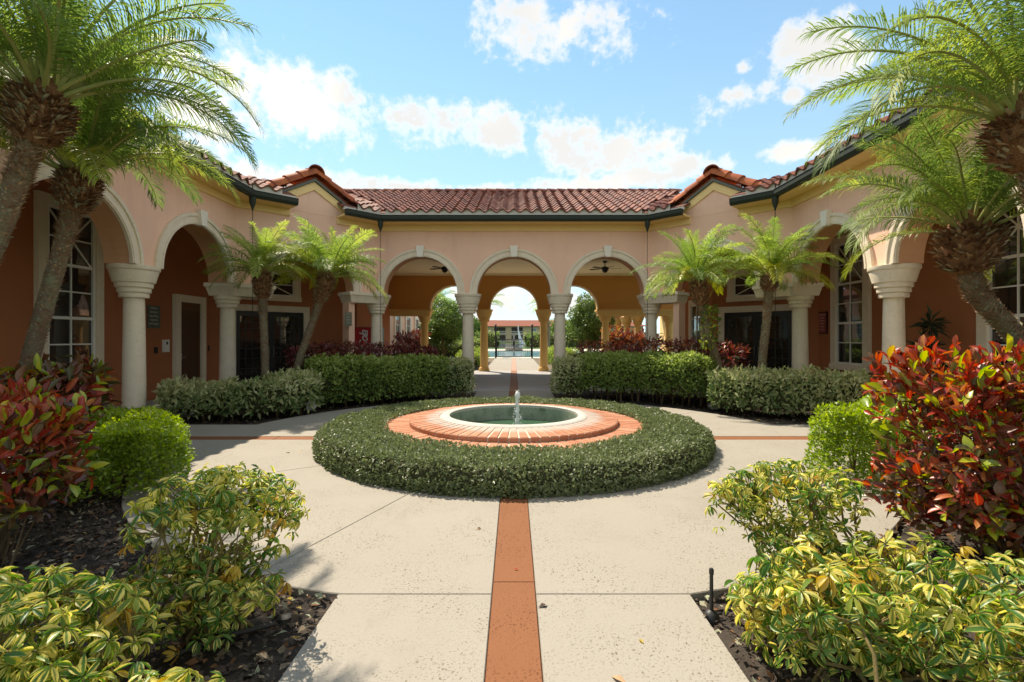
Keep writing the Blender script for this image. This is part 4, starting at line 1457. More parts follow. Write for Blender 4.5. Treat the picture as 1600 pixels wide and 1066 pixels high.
Mt = Matrix.Translation((vx0 + 0.36, vy0 - 0.0145, 1.08)) @ Matrix.Rotation(R(90), 4, 'X') @ Matrix.Rotation(R(90), 4, 'Z')
text_mesh('Coca-Cola', 0.42, 0.35, Mt, LETTER, 'lettering', vm)

# ================================================================== FOUNTAIN
ft = thing('fountain', 'round fountain with two rings of orange brick and a green basin', 'fountain', (0, FC.y, 0))
def cyl_pt(r, a, z): return (r * math.sin(a), FC.y - r * math.cos(a), z)
m = MB(); m.lathe([(1.05, 0.0), (2.02, 0.0), (2.02, 0.252), (1.64, 0.264), (1.63, 0.264), (1.62, 0.328), (1.17, 0.364), (1.05, 0.364)], 96, (0, FC.y, 0)); m.build('masonry_bed', BRICKM, ft, smooth=30)
def ring_bricks(name, n, r0, r1, zb0, zb1, z0, z1, gap, ch, limit=300):
    """wedge bricks; z0/z1: top height at r0/r1"""
    da = math.pi / n
    m = MB()
    g = gap / 2
    vs = []
    def P(r, sgn, z, ins=0.0):
        a = sgn * (da - (g + ins) / r)
        return (r * math.sin(a), -r * math.cos(a), z)
    lo = [P(r0, -1, zb0), P(r0, 1, zb0), P(r1, 1, zb1), P(r1, -1, zb1)]
    mid = [P(r0, -1, z0 - ch), P(r0, 1, z0 - ch), P(r1, 1, z1 - ch * 1.6), P(r1, -1, z1 - ch * 1.6)]
    hi = [P(r0 + ch, -1, z0, ch), P(r0 + ch, 1, z0, ch), P(r1 - ch * 1.6, 1, z1, ch), P(r1 - ch * 1.6, -1, z1, ch)]
    vs = lo + mid + hi
    fs = [(8, 9, 10, 11)] + [(i, (i + 1) % 4, 4 + (i + 1) % 4, 4 + i) for i in range(4)] + [(4 + i, 4 + (i + 1) % 4, 8 + (i + 1) % 4, 8 + i) for i in range(4)]
    m.add(vs, fs)
    me = m.mesh('brick', BRICK, smooth=None)
    b0 = bpy.data.objects.new('brick', me)
    for k in range(n):
        b = b0 if k == 0 else b0.copy()
        COL.objects.link(b); b.parent = ft
        b.matrix_basis = Matrix.Translation((0, 0, random.uniform(-.002, .003))) @ Matrix.Rotation(2 * math.pi * k / n + random.uniform(-.002, .002), 4, 'Z') @ Matrix.Rotation(random.uniform(-.008, .008), 4, 'Y')
ring_bricks('brick', 84, 1.615, 2.03, 0.12, 0.12, 0.272, 0.262, 0.016, 0.006)
ring_bricks('brick', 76, 1.175, 1.635, 0.26, 0.275, 0.372, 0.338, 0.018, 0.008)
m = MB(); m.lathe([(1.02, 0.30), (1.02, 0.385), (1.035, 0.395), (1.15, 0.385), (1.168, 0.37), (1.168, 0.3)], 96, (0, FC.y, 0)); m.build('rim', RIMST, ft, smooth=40)
m = MB(); m.lathe([(1.02, 0.345), (1.015, 0.1), (1.0, -0.1), (0.0, -0.1)], 72, (0, FC.y, 0)); m.build('basin', POOLW, ft, smooth=40, fix=False)
m = MB(); m.lathe([(1.017, 0.135), (0.5, 0.135), (0.0, 0.135)], 72, (0, FC.y, 0)); m.build('water', WATER, ft, fix=False)
m = MB()
pts = []; rad = []
for i in range(15):
    z = 0.12 + 0.62 * i / 14
    pts.append((0.055 + 0.008 * math.sin(i * 1.7), FC.y + 0.006 * math.cos(i * 2.3), z)); rad.append(0.030 - 0.010 * i / 14 + 0.006 * math.sin(i * 2.1) + (0.018 if i in (12, 13) else 0))
rad[-1] = 0.012
m.tube(pts, rad, 9)
for i in range(220):
    z = 0.15 + 0.62 * random.random() ** 1.3; a = random.uniform(0, 6.28); r = random.uniform(0.015, 0.085) * (1.2 - z); s = random.uniform(0.004, 0.011)
    c = (0.055 + r * math.cos(a), FC.y + r * math.sin(a), z)
    m.lathe([(0, -s), (s * .8, -s * .4), (s * .8, s * .5), (0, s)], 5, c)
m.build('water_jet', FOAM, ft, smooth=60)
m = MB(); m.lathe([(0, -0.1), (0.05, -0.1), (0.05, 0.1), (0.03, 0.17), (0.0, 0.17)], 12, (0.055, FC.y, 0)); m.build('nozzle', STONE, ft, smooth=40)


# ================================================================== SHRUBS
def bumps(P, amp, sc, seed):
    r = np.random.default_rng(seed)
    out = np.zeros(len(P))
    for k in range(7):
        kv = r.normal(0, 1, 3) * sc * (0.6 + 0.35 * k)
        out += np.sin(P @ kv + r.uniform(0, 6.28)) / (1 + 0.45 * k)
    return out * amp / 2.2


def cam_d(P):
    return np.linalg.norm(P - np.array([0, 0, CAMZ]), axis=1)


def hedge(name, label, cat, path, width, height, n, leaf, mats, group=None, seed=1, power=0.45, lump=0.05, z0=0.12, depth=0.28, ends=0.5, stems=10, upper=None, tpl=T_DIAMOND, core=0.80, lw=0.55, jag=0.0):
    """clipped hedge along a path: leaves through the outer shell of a rounded box, dark core painted as inner shade, and stems"""
    rng = np.random.default_rng(seed)
    Pp = np.array(path, float)
    seg = np.linalg.norm(np.diff(Pp, axis=0), axis=1); cum = np.concatenate([[0], np.cumsum(seg)]); T = cum[-1]
    mid = Pp.mean(axis=0)
    root = thing(name, label, cat, (mid[0], mid[1], 0), group)

    def at(s):
        s = np.clip(s, 0, T); i = np.clip(np.searchsorted(cum, s, side='right') - 1, 0, len(seg) - 1)
        f = (s - cum[i]) / seg[i]
        p = Pp[i] + (Pp[i + 1] - Pp[i]) * f[:, None]
        # smooth tangent
        e = 0.25 * T / len(seg)
        def raw(q):
            q = np.clip(q, 0, T); j = np.clip(np.searchsorted(cum, q, side='right') - 1, 0, len(seg) - 1)
            return Pp[j] + (Pp[j + 1] - Pp[j]) * ((q - cum[j]) / seg[j])[:, None]
        t = raw(s + e) - raw(s - e)
        t = t / np.linalg.norm(t, axis=1, keepdims=True)
        return p, t

    def surf(s, phi, k):
        """s along incl. rounded ends (-w/2..T+w/2), phi cross-section angle 0..pi"""
        p, t = at(s)
        over = np.where(s < 0, s, np.where(s > T, s - T, 0))
        hw = width / 2
        endf = np.sqrt(np.clip(1 - (over / (hw * ends * 1.001 + 1e-6)) ** 2, 0.0, 1)) if ends > 0 else np.ones_like(s)
        cx = np.sign(np.cos(phi)) * np.abs(np.cos(phi)) ** power * hw * (0.15 + 0.85 * endf)
        cz = np.abs(np.sin(phi)) ** power
        nrm = np.stack([-t[:, 1], t[:, 0]], axis=1)
        q = np.zeros((len(s), 3))
        q[:, :2] = p + t * over[:, None] + nrm * (cx * k)[:, None]
        q[:, 2] = z0 + (height - z0) * cz * (0.55 + 0.45 * k) * (0.9 + 0.1 * endf)
        out = np.zeros((len(s), 3))
        out[:, :2] = nrm * (np.sign(np.cos(phi)) * np.abs(np.cos(phi)) ** 0.8)[:, None] + t * (over / max(hw * ends, 1e-3))[:, None]
        out[:, 2] = np.sin(phi) ** 1.5
        return q, norm(out)

    e = width / 2 * ends
    qa = rng.random(n) * (T + math.pi * e)
    s = np.where(qa < T, qa, np.where(qa < T + math.pi * e / 2, -e * np.sin((qa - T) / max(e, 1e-6)), T + e * np.sin((qa - T - math.pi * e / 2) / max(e, 1e-6))))
    # even cover over the perimeter: sides and top
    per = rng.random(n) * (2 * (height - z0) + width)
    side_h = (height - z0)
    phi = np.empty(n)
    top = (per > side_h) & (per < side_h + width)
    zz = rng.random(n) ** 0.9
    a_side = np.arcsin(np.clip(zz, 0, 1) ** (1 / power))
    phi = np.where(per <= side_h, a_side, math.pi - a_side)
    xx = rng.uniform(-1, 1, n)
    a_top = np.arccos(np.sign(xx) * np.abs(xx) ** (1 / power))
    phi = np.where(top, a_top, phi)
    k = 1 - depth * rng.random(n) ** 2.2
    P, O = surf(s, phi, k)
    P = P + O * (bumps(P, lump, 3.2, seed) + bumps(P, lump * 0.5, 9, seed + 5))[:, None]
    if jag:
        P = P + O * (jag * rng.random(n) ** 4)[:, None]
    P[:, 2] = np.maximum(P[:, 2], 0.03)
    A = norm(O * 0.7 + rng.normal(0, 0.75, (n, 3)) + np.array([0, 0, 0.25]))
    N = norm(O * 0.9 + rng.normal(0, 0.45, (n, 3)) + np.array([0, 0, 0.5]))
    L = leaf * rng.uniform(0.65, 1.25, n)
    mi = None
    if isinstance(mats, list):
        pr = np.array([m[1] for m in mats]); mi = rng.choice(len(mats), n, p=pr / pr.sum())
        ml = [m[0] for m in mats]
    else:
        ml = mats
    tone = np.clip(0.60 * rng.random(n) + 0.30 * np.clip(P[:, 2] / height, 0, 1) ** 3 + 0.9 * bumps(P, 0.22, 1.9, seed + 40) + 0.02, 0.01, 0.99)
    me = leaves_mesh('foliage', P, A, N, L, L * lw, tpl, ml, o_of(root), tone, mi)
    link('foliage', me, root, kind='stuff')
    # dark core closing the gaps, coloured as the shaded interior
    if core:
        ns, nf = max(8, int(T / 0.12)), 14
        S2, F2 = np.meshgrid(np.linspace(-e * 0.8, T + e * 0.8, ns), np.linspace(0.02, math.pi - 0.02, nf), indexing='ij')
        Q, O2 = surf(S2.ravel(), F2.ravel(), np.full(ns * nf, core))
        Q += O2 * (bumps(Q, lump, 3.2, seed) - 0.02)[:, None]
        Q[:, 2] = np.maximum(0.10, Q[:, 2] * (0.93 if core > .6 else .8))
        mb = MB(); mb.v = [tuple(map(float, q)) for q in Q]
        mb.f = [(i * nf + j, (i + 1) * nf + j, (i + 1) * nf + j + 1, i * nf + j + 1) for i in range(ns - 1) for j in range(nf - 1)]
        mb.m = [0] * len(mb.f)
        mb.build('shade_core', CORE, root, fix=False, smooth=60)
    mb = MB()
    for i in range(stems):
        ss = np.array([T * (i + rng.uniform(.2, .8)) / stems]); p, t = at(ss)
        q = p[0] + np.array([-t[0, 1], t[0, 0]]) * rng.uniform(-.3, .3) * width
        for b in range(3):
            tipd = rng.normal(0, 0.16, 2)
            mb.tube([(q[0], q[1], -0.05), (q[0] + tipd[0] * .3, q[1] + tipd[1] * .3, height * 0.35), (q[0] + tipd[0], q[1] + tipd[1], height * 0.75)], [0.016, 0.011, 0.006], 5)
    if stems:
        mb.build('stems', TWIG, root)
    return root


# clipped ring of groundcover round the fountain
def ring_hedge():
    root = thing('ring_hedge', 'low clipped ring of small dark leaved groundcover around the brick fountain', 'hedge', (0, FC.y, 0))
    rng = np.random.default_rng(5)
    n = 66000
    r_in, r_out, H = 1.98, 2.95, 0.30
    a = rng.uniform(0, 2 * math.pi, n)
    per = rng.random(n)
    topw = 0.70
    r = np.where(per < topw, np.sqrt(rng.uniform(r_in ** 2, (r_out - 0.10) ** 2, n)), 0)
    # rounded outer shoulder and side
    th = rng.random(n)
    side = per >= topw
    shoulder = 0.16
    zz = np.where(th < 0.62, th / 0.62 * (H - shoulder), H - shoulder + shoulder * np.sin((th - 0.62) / 0.38 * math.pi / 2))
    rr = np.where(th < 0.62, r_out, r_out - shoulder + shoulder * np.cos((th - 0.62) / 0.38 * math.pi / 2))
    r = np.where(side, rr, r); z = np.where(side, zz, H)
    z = np.where(~side & (r > r_out - shoulder), H - shoulder + np.sqrt(np.clip(shoulder ** 2 - (r - r_out + shoulder) ** 2, 0, None)), z)
    P = np.stack([r * np.sin(a), FC.y - r * np.cos(a), z], axis=1)
    rad = np.stack([np.sin(a), -np.cos(a), np.zeros(n)], axis=1)
    up = np.array([0, 0, 1.0])
    w = np.where(side, np.clip(1.2 - z / H, 0, 1), np.clip((r - (r_out - shoulder)) / shoulder, 0, 1) * 0.6)[:, None]
    O = norm(rad * w + up * (1 - w * 0.9))
    P = P + O * (bumps(P, 0.022, 4.5, 3) + bumps(P, 0.014, 13, 4) - 0.05 * rng.random(n) ** 2.5)[:, None]
    P[:, 2] = np.maximum(P[:, 2], 0.012)
    A = norm(O * 0.55 + rng.normal(0, 0.7, (n, 3)))
    N = norm(O + rng.normal(0, 0.45, (n, 3)))
    L = rng.uniform(0.026, 0.054, n)
    me = leaves_mesh('foliage', P, A, N, L, L * 0.55, T_DIAMOND, L_RING, o_of(root), np.clip(0.7 * rng.random(n) + 0.15 + 0.9 * bumps(P, 0.22, 1.6, 44), 0.01, 0.99))
    link('foliage', me, root, kind='stuff')
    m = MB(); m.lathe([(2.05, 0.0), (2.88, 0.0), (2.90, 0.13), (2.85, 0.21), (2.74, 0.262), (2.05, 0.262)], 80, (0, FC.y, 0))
    m.build('shade_core', CORE, root, smooth=50)  # solid dark core, painted as the shade beneath the leaves
ring_hedge()

GH = 'clipped shrubs in the courtyard beds'
hedge('clipped_hedge', 'boxy clipped green hedge in shade behind the fountain, left of the path to the arches', 'hedge', [(-4.45, 11.35), (-3.75, 12.05), (-2.95, 12.75), (-2.1, 13.2)], 1.05, 1.06, 11500, 0.09, L_HEDGE, GH, 21, stems=14, lump=.085, jag=.07, depth=.38)
hedge('clipped_hedge', 'boxy clipped bright green hedge behind the fountain, right of the path to the arches', 'hedge', [(4.4, 11.5), (3.75, 12.1), (2.95, 12.75), (2.05, 13.2)], 1.05, 1.12, 11500, 0.09, L_HEDGE, GH, 22, stems=14, z0=0.26, lump=.085, jag=.07, depth=.38)
hedge('maroon_shrub_row', 'dark maroon leaved shrub row behind the left clipped hedge', 'shrub', [(-5.25, 12.1), (-4.6, 12.9), (-3.8, 13.6), (-2.5, 14.15)], 0.8, 1.33, 4200, 0.13, L_MAROON, GH, 23, lump=0.10, tpl=T_MED, lw=0.4, jag=.12)
hedge('maroon_shrub_row', 'dark maroon and red leaved shrub row behind the right clipped hedge', 'shrub', [(5.45, 12.0), (4.7, 12.9), (3.8, 13.6), (2.2, 14.2)], 0.8, 1.40, 4200, 0.13, [(L_MAROON, .8), (L_CRED, .2)], GH, 24, lump=0.10, tpl=T_MED, lw=0.4, jag=.15)
hedge('variegated_shrub', 'bushy variegated shrub at the path end of the left clipped hedge', 'shrub', [(-1.75, 13.1), (-1.45, 13.35)], 0.85, 0.98, 2600, 0.085, L_SCHM, GH, 25, power=.65, lump=0.08, tpl=T_MED, lw=.42, stems=4, jag=.08)
hedge('variegated_shrub', 'bushy variegated shrub at the path end of the right clipped hedge', 'shrub', [(1.7, 13.1), (1.4, 13.35)], 0.85, 0.98, 2600, 0.085, L_SCHM, GH, 26, power=.65, lump=0.08, tpl=T_MED, lw=.42, stems=4, jag=.08)
hedge('variegated_shrub', 'long pale variegated shrub in front of the brown door and left columns', 'shrub', [(-6.6, 9.75), (-5.9, 9.8), (-5.15, 10.0), (-4.6, 10.55)], 1.0, 0.64, 5200, 0.13, L_SCHM, GH, 27, power=.6, lump=0.17, tpl=T_MED, lw=.40, stems=10, jag=.10, depth=.4)
hedge('variegated_shrub', 'long pale variegated shrub in front of the black double doors on the right', 'shrub', [(6.75, 9.95), (5.9, 10.15), (5.2, 10.35), (4.6, 10.75)], 1.0, 0.80, 5600, 0.12, L_SCHM, GH, 28, power=.6, lump=0.15, tpl=T_MED, lw=.40, stems=10, jag=.08, depth=.4)
hedge('lime_shrub', 'rounded lime green clipped shrub at the paving edge left of the fountain', 'shrub', [(-3.92, 4.95), (-4.25, 5.4), (-4.6, 5.95)], 1.15, 0.74, 13000, 0.052, L_LIME, GH, 29, power=.62, lump=0.07, stems=8, z0=.08, depth=.9, core=0)
hedge('lime_shrub', 'rounded lime green shrub at the paving edge, beside the tall red croton', 'shrub', [(3.72, 5.3), (4.3, 5.75), (4.9, 6.1)], 1.1, 0.82, 15000, 0.050, L_LIME, GH, 30, power=.62, lump=0.09, stems=8, z0=.04, depth=.9, core=0)
hedge('pale_shrub', 'low pale green shrub below the tall left window and first column', 'shrub', [(-6.6, 6.35), (-5.9, 6.3), (-5.3, 6.15)], 0.7, 0.80, 4200, 0.065, [(L_SCHM, .6), (L_HEDGE, .4)], GH, 31, power=.6, lump=0.07, stems=6)
hedge('croton_shrub', 'dark maroon croton with green tips below the tall left window, beyond the large red croton', 'shrub', [(-5.75, 5.3), (-5.35, 5.75)], 1.15, 1.12, 1500, 0.19, [(L_CDARK, .62), (L_CRED, .22), (L_CLIME, .16)], GH, 32, power=.7, lump=0.12, tpl=T_CROTON[0], lw=.34, stems=8, jag=.18)
hedge('red_shrub', 'small red leaved shrub at the foot of the leaning palm right of the arches', 'shrub', [(5.25, 12.6), (5.5, 12.9)], 0.7, 1.35, 700, 0.16, [(L_CRED, .7), (L_CDARK, .3)], GH, 33, power=.7, lump=0.12, tpl=T_MED, lw=.36, stems=4, jag=.15)


def leaf_parts(root, name, frames, mats_by, meshes, limit, stuff_name, tpl):
    """frames: list of (P, A, N, L, W, mat_key). nearest `limit` as objects, rest joined"""
    off = o_of(root)
    order = sorted(range(len(frames)), key=lambda i: (Vector(frames[i][0]) - Vector((0, 0, CAMZ))).length)
    keys = list(mats_by)
    for q, i in enumerate(order[:limit]):
        P, A, N, L, W, mk = frames[i]
        A = Vector(A).normalized(); N = Vector(N); N = (N - A * N.dot(A)).normalized(); S = N.cross(A)
        me = meshes[mk][q % len(meshes[mk])]
        o = bpy.data.objects.new(name, me); COL.objects.link(o); o.parent = root
        p = Vector(P) - off
        o.matrix_basis = Matrix(((A.x * L, S.x * W / 2, N.x * L, p.x), (A.y * L, S.y * W / 2, N.y * L, p.y), (A.z * L, S.z * W / 2, N.z * L, p.z), (0, 0, 0, 1)))
    rest = [frames[i] for i in order[limit:]]
    if rest:
        me = leaves_mesh(stuff_name, [f[0] for f in rest], [f[1] for f in rest], [f[2] for f in rest], [f[3] for f in rest], [f[4] for f in rest], tpl,
                         [mats_by[k] for k in keys], off, None, [keys.index(f[5]) for f in rest])
        link(stuff_name, me, root, kind='stuff')


def single_leaf(name, tpl, mat):
    # unit leaf: along x 0..1, across y -1..1, lift z
    pts, fs = tpl
    m = MB(); m.add([tuple(p) for p in pts], fs)
    me = m.mesh(name, mat, fix=False, smooth=60)
    c = np.zeros((len(pts), 4)); c[:, 1] = np.abs(pts[:, 1]); c[:, 2] = pts[:, 0]; c[:, 3] = 1
    leaf_color(me, c)
    return me


CM = {'red': L_CRED, 'dark': L_CDARK, 'lime': L_CLIME}
CMESH = {k: [single_leaf('croton_leaf', t, m) for t in T_CROTON] for k, m in CM.items()}


def croton(label, base, box_lo, box_hi, nstems, per, seed, Lr, limit=300, red=0.55, lime=0.10, fill=1500, thin=.5):
    rng = np.random.default_rng(seed)
    root = thing('croton_shrub', label, 'shrub', (base[0], base[1], 0), GH)
    mb = MB(); frames = []
    lo, hi = np.array(box_lo), np.array(box_hi)
    for i in range(nstems):
        tip = lo + (hi - lo) * rng.random(3)
        tip[2] = hi[2] - (hi[2] - lo[2]) * rng.random() ** 1.5 * 0.75
        c = (lo + hi) / 2
        # round the top corners of the volume
        rel = (tip[:2] - c[:2]) / ((hi - lo)[:2] / 2)
        tip[2] -= 0.22 * (hi[2] - lo[2]) * max(0, np.linalg.norm(rel) - 0.55)
        b = np.array([c[0] + (tip[0] - c[0]) * 0.35 + rng.normal(0, .05), c[1] + (tip[1] - c[1]) * 0.35 + rng.normal(0, .05), -0.03])
        midp = b * 0.45 + tip * 0.55; midp[:2] = b[:2] * 0.6 + tip[:2] * 0.4
        pts = [b, b * .7 + midp * .3 + rng.normal(0, .01, 3), midp, midp * .4 + tip * .6 + rng.normal(0, .012, 3), tip]
        mb.tube(pts, [0.009, 0.008, 0.006, 0.005, 0.003], 5)
        ax = norm((tip - midp)[None])[0]
        k = int(per * rng.uniform(0.7, 1.3))
        for q in range(k):
            f = 1 - (q / k) ** 1.1 * 0.80
            p = midp + (tip - midp) * (f - 0.25) / 0.75 if f > 0.25 else midp
            ang = q * 2.4 + rng.normal(0, .3)
            e1 = norm(np.cross(ax, [0.2, 0.9, 0.1])[None])[0]; e2 = np.cross(ax, e1)
            side = e1 * math.cos(ang) + e2 * math.sin(ang)
            lift = 0.95 * f ** 2 + 0.15 - (0.5 if rng.random() < .12 else 0)
            A = norm((side + ax * lift + rng.normal(0, .15, 3))[None])[0]
            N = norm((ax * 1.0 - side * 0.45 + rng.normal(0, .3, 3))[None])[0]
            hrel = (p[2] - lo[2]) / (hi[2] - lo[2])
            u = rng.random()
            pred = red * (0.35 + 0.9 * hrel) * (0.6 + 0.6 * f)
            mk = 'lime' if u < lime else ('red' if u < lime + pred else 'dark')
            L = rng.uniform(*Lr) * (0.75 + 0.35 * (1 - f) + (0.25 if mk == 'lime' else 0))
            frames.append((p, A, N, L, L * rng.uniform(0.36, 0.54), mk))
    # leaves filling the outer shell of the bush
    c = (lo + hi) / 2; hs = (hi - lo) / 2
    for q in range(fill):
        d = norm(rng.normal(0, 1, (1, 3)))[0]
        sh = np.sign(d) * np.abs(d) ** 0.55
        sh = sh / max(1e-6, np.max(np.abs(sh)) ** 0.6)
        p = c + hs * np.clip(sh, -1, 1) * (1 - 0.35 * rng.random() ** 1.6) * (0.93 + 0.1 * math.sin(5 * d[0] + 3 * d[1] + seed) + .06 * math.sin(13 * d[2] + 9 * d[0]))
        hrel = (p[2] - lo[2]) / (hi[2] - lo[2])
        if hrel < 0.0 or (hrel < 0.3 and rng.random() > hrel / 0.3 + thin): continue
        A = norm((d * 0.6 + np.array([0, 0, 0.65]) + rng.normal(0, .5, 3))[None])[0]
        N = norm((d * 0.6 + np.array([0, 0, 0.8]) + rng.normal(0, .5, 3))[None])[0]
        u = rng.random()
        mk = 'lime' if u < lime else ('red' if u < lime + red * (0.30 + 0.85 * hrel) else 'dark')
        L = rng.uniform(*Lr) * (1.15 if mk == 'lime' else .95)
        frames.append((p, A, N, L, L * rng.uniform(0.36, 0.54), mk))
    mb.build('stems', TWIG, root)
    leaf_parts(root, 'leaf', frames, CM, CMESH, limit, 'inner_leaves', T_CROTON[0])
    return root


croton('tall red and orange croton in the right foreground, behind the yellow variegated shrub', (3.2, 3.6), (2.90, 3.1, 0.12), (4.8, 4.1, 1.50), 85, 18, 41, (0.085, 0.125), red=0.68, lime=0.13, fill=4600, thin=.9)
croton('large red croton with lime leaves and bare stems at the left edge of the foreground', (-3.35, 3.45), (-4.5, 2.95, 0.42), (-3.16, 3.85, 1.10), 62, 18, 42, (0.09, 0.13), red=0.60, lime=0.17, fill=1700, thin=.0)
croton('low red croton at the left frame edge, between the large croton and the leaning palm', (-4.75, 4.4), (-5.3, 4.1, 0.35), (-4.35, 4.8, 1.12), 24, 15, 43, (0.10, 0.15), red=0.75, lime=0.14, fill=400)


# ---- near variegated shrubs: each compound leaf (a whorl of leaflets on a stalk) is one part
def whorl(seed, mat, nl, droop, Lf=0.5):
    rng = np.random.default_rng(seed)
    P = []; A = []; N = []; L = []; W = []
    for k in range(nl):
        a = 2 * math.pi * k / nl + rng.normal(0, .28)
        d = droop + rng.normal(0, .30)
        A.append((math.cos(a) * math.cos(d), math.sin(a) * math.cos(d), -math.sin(d)))
        N.append((math.cos(a) * math.sin(d) * .8 + rng.normal(0, .2), math.sin(a) * math.sin(d) * .8 + rng.normal(0, .2), math.cos(d)))
        P.append((math.cos(a) * .05, math.sin(a) * .05, -.02)); l = Lf * rng.uniform(.72, 1.15); L.append(l); W.append(l * rng.uniform(.27, .38))
    me = leaves_mesh('compound_leaf', P, A, N, L, W, T_SCH, [mat, TWIGG], (0, 0, 0), rng.random(nl) * 0.35, None, 1.0)
    return me


WM = {'g': L_SCHG, 'y': L_SCHY, 'o': L_SCHO}
WH = {k: [whorl(100 + i * 7 + ord(k), m, 7 + i % 3, (0.15, 0.45, 0.8)[i % 3] + (0.35 if k == 'o' else 0)) for i in range(6)] for k, m in WM.items()}


def schefflera(label, blobs, n, seed, size, weights=(0.4, 0.52, 0.08), nbr=16, base=None, group=GH, extra=0):
    """blobs: (centre, radii, share)"""
    rng = np.random.default_rng(seed)
    root = thing('variegated_shrub', label, 'shrub', (base[0], base[1], 0), group)
    off = o_of(root)
    mb = MB()
    tips = []
    tot = sum(b[2] for b in blobs)
    for c, r, sh in blobs:
        c = np.array(c); r = np.array(r)
        for i in range(int(n * sh / tot)):
            d = norm(rng.normal(0, 1, (1, 3)))[0]
            if d[2] < -0.3: d[2] *= -1
            p = c + r * d * (1 - 0.5 * rng.random() ** 1.7) * np.where(np.abs(d) > 0, np.abs(d) ** -0.12, 1)
            p[2] = max(0.06, p[2])
            tips.append((p, d))
    brs = []
    for i in range(nbr):
        p, d = tips[int(rng.integers(len(tips)))]
        b = np.array([base[0] + rng.normal(0, base[2]), base[1] + rng.normal(0, base[2] * .7), -0.03])
        q = b * .35 + p * .65; q[2] = max(0.1, p[2] * .55)
        end = p - d * 0.05
        mb.tube([b, b * .6 + q * .4 + rng.normal(0, .03, 3), q + rng.normal(0, .03, 3), q * .4 + end * .6 + rng.normal(0, .03, 3), end], [0.011, 0.0095, 0.008, 0.006, 0.004], 6)
        brs.append((q, end))
    keys = list(WM)
    tmpl = bpy.data.objects.new('leaf', WH['g'][0])
    for i, (p, d) in enumerate(tips):
        # petiole from the nearest branch
        bq = min(brs, key=lambda s: np.linalg.norm((s[0] * .4 + s[1] * .6) - p))
        s0 = bq[0] * .4 + bq[1] * .6
        st = p - (p - s0) * min(1, 0.13 / max(.02, np.linalg.norm(p - s0))) if np.linalg.norm(p - s0) > .3 else s0
        mb.tube([st, (st + p) / 2 + np.array([0, 0, .01]), p], [0.0035, 0.003, 0.0025], 4)
        z = norm((d * 0.8 + np.array([0, 0, 0.75]) + rng.normal(0, .48, 3))[None])[0]
        z = Vector(z); x = z.cross(Vector(rng.normal(0, 1, 3))).normalized(); y = z.cross(x)
        o = tmpl.copy()
        k = keys[int(rng.choice(3, p=weights))]
        o.data = WH[k][int(rng.integers(6))]
        COL.objects.link(o); o.parent = root
        sc = size * rng.uniform(0.65, 1.2)
        pp_ = Vector(p) - off
        o.matrix_basis = Matrix.Translation(pp_) @ Matrix(((x.x, y.x, z.x, 0), (x.y, y.y, z.y, 0), (x.z, y.z, z.z, 0), (0, 0, 0, 1))) @ Matrix.Scale(sc, 4)
    bpy.data.objects.remove(tmpl)
    # many more whorls inside and low down, joined
    P = []; A = []; N = []; L = []; W = []; MI = []
    for c, r, sh in blobs:
        for i in range(int(extra * sh / tot)):
            d = norm(rng.normal(0, 1, (1, 3)))[0]
            p = np.array(c) + np.array(r) * d * rng.random() ** .5 * np.array([.95, .95, 1.0]); p[2] = max(.05, p[2] - .06)
            z = norm((d * .6 + np.array([0, 0, .8]) + rng.normal(0, .5, 3))[None])[0]
            x = norm(np.cross(z, rng.normal(0, 1, 3))[None])[0]; y = np.cross(z, x)
            nl = int(rng.integers(5, 9)); sc = size * rng.uniform(.5, 1.1) * .5; k = int(rng.choice(3, p=weights)); dr = rng.uniform(.1, .8)
            for q in range(nl):
                a = 6.283 * q / nl + rng.normal(0, .2)
                rad = x * math.cos(a) + y * math.sin(a)
                P.append(p + rad * .01); A.append(rad * math.cos(dr) - z * math.sin(dr)); N.append(z * math.cos(dr) + rad * math.sin(dr) + rng.normal(0, .15, 3))
                l = sc * rng.uniform(.7, 1.15); L.append(l); W.append(l * rng.uniform(.27, .38)); MI.append(k)
    if P:
        link('inner_leaves', leaves_mesh('inner_leaves', P, A, N, L, W, T_SCH, [L_SCHG, L_SCHY, L_SCHO], off, None, MI), root, kind='stuff')
    mb.build('stems', TWIGG, root, smooth=60)
    return root


schefflera('open yellow and green variegated shrub with bare stems in the left foreground beside the path', [((-1.66, 2.78, 0.60), (0.47, 0.36, 0.25), 0.62), ((-1.65, 2.6, 0.25), (0.42, 0.30, 0.22), 0.38)], 290, 51, 0.132, (0.52, 0.41, 0.07), 26, (-1.7, 2.72, .12), extra=260)
schefflera('low yellow variegated shrub filling the bottom left corner of the foreground', [((-2.05, 1.95, 0.36), (0.55, 0.38, 0.27), 0.75), ((-1.35, 1.75, 0.2), (0.34, 0.22, 0.2), 0.25)], 270, 52, 0.142, (0.3, 0.64, 0.06), 18, (-1.9, 1.9, .2), extra=330)
schefflera('leggy yellow variegated shrub leaning over the paving in front of the tall croton', [((1.75, 3.05, 0.60), (0.40, 0.30, 0.23), 0.62), ((1.38, 3.0, 0.62), (0.2, 0.18, 0.16), 0.18), ((1.7, 2.85, 0.30), (0.35, 0.25, 0.22), 0.25)], 230, 53, 0.122, (0.46, 0.48, 0.06), 30, (1.95, 3.0, .2), extra=150)
schefflera('broad yellow and green variegated shrub filling the bottom right corner of the foreground', [((1.95, 2.35, 0.34), (0.82, 0.44, 0.27), 0.7), ((1.5, 2.35, 0.28), (0.40, 0.3, 0.26), 0.3), ((2.3, 1.95, 0.34), (0.55, 0.3, 0.26), 0.3), ((1.36, 2.62, 0.22), (0.2, 0.2, 0.2), 0.12), ((1.75, 2.75, 0.34), (0.4, 0.25, 0.22), 0.2)], 298, 54, 0.15, (0.52, 0.40, 0.08), 30, (1.9, 2.3, .3), extra=620)


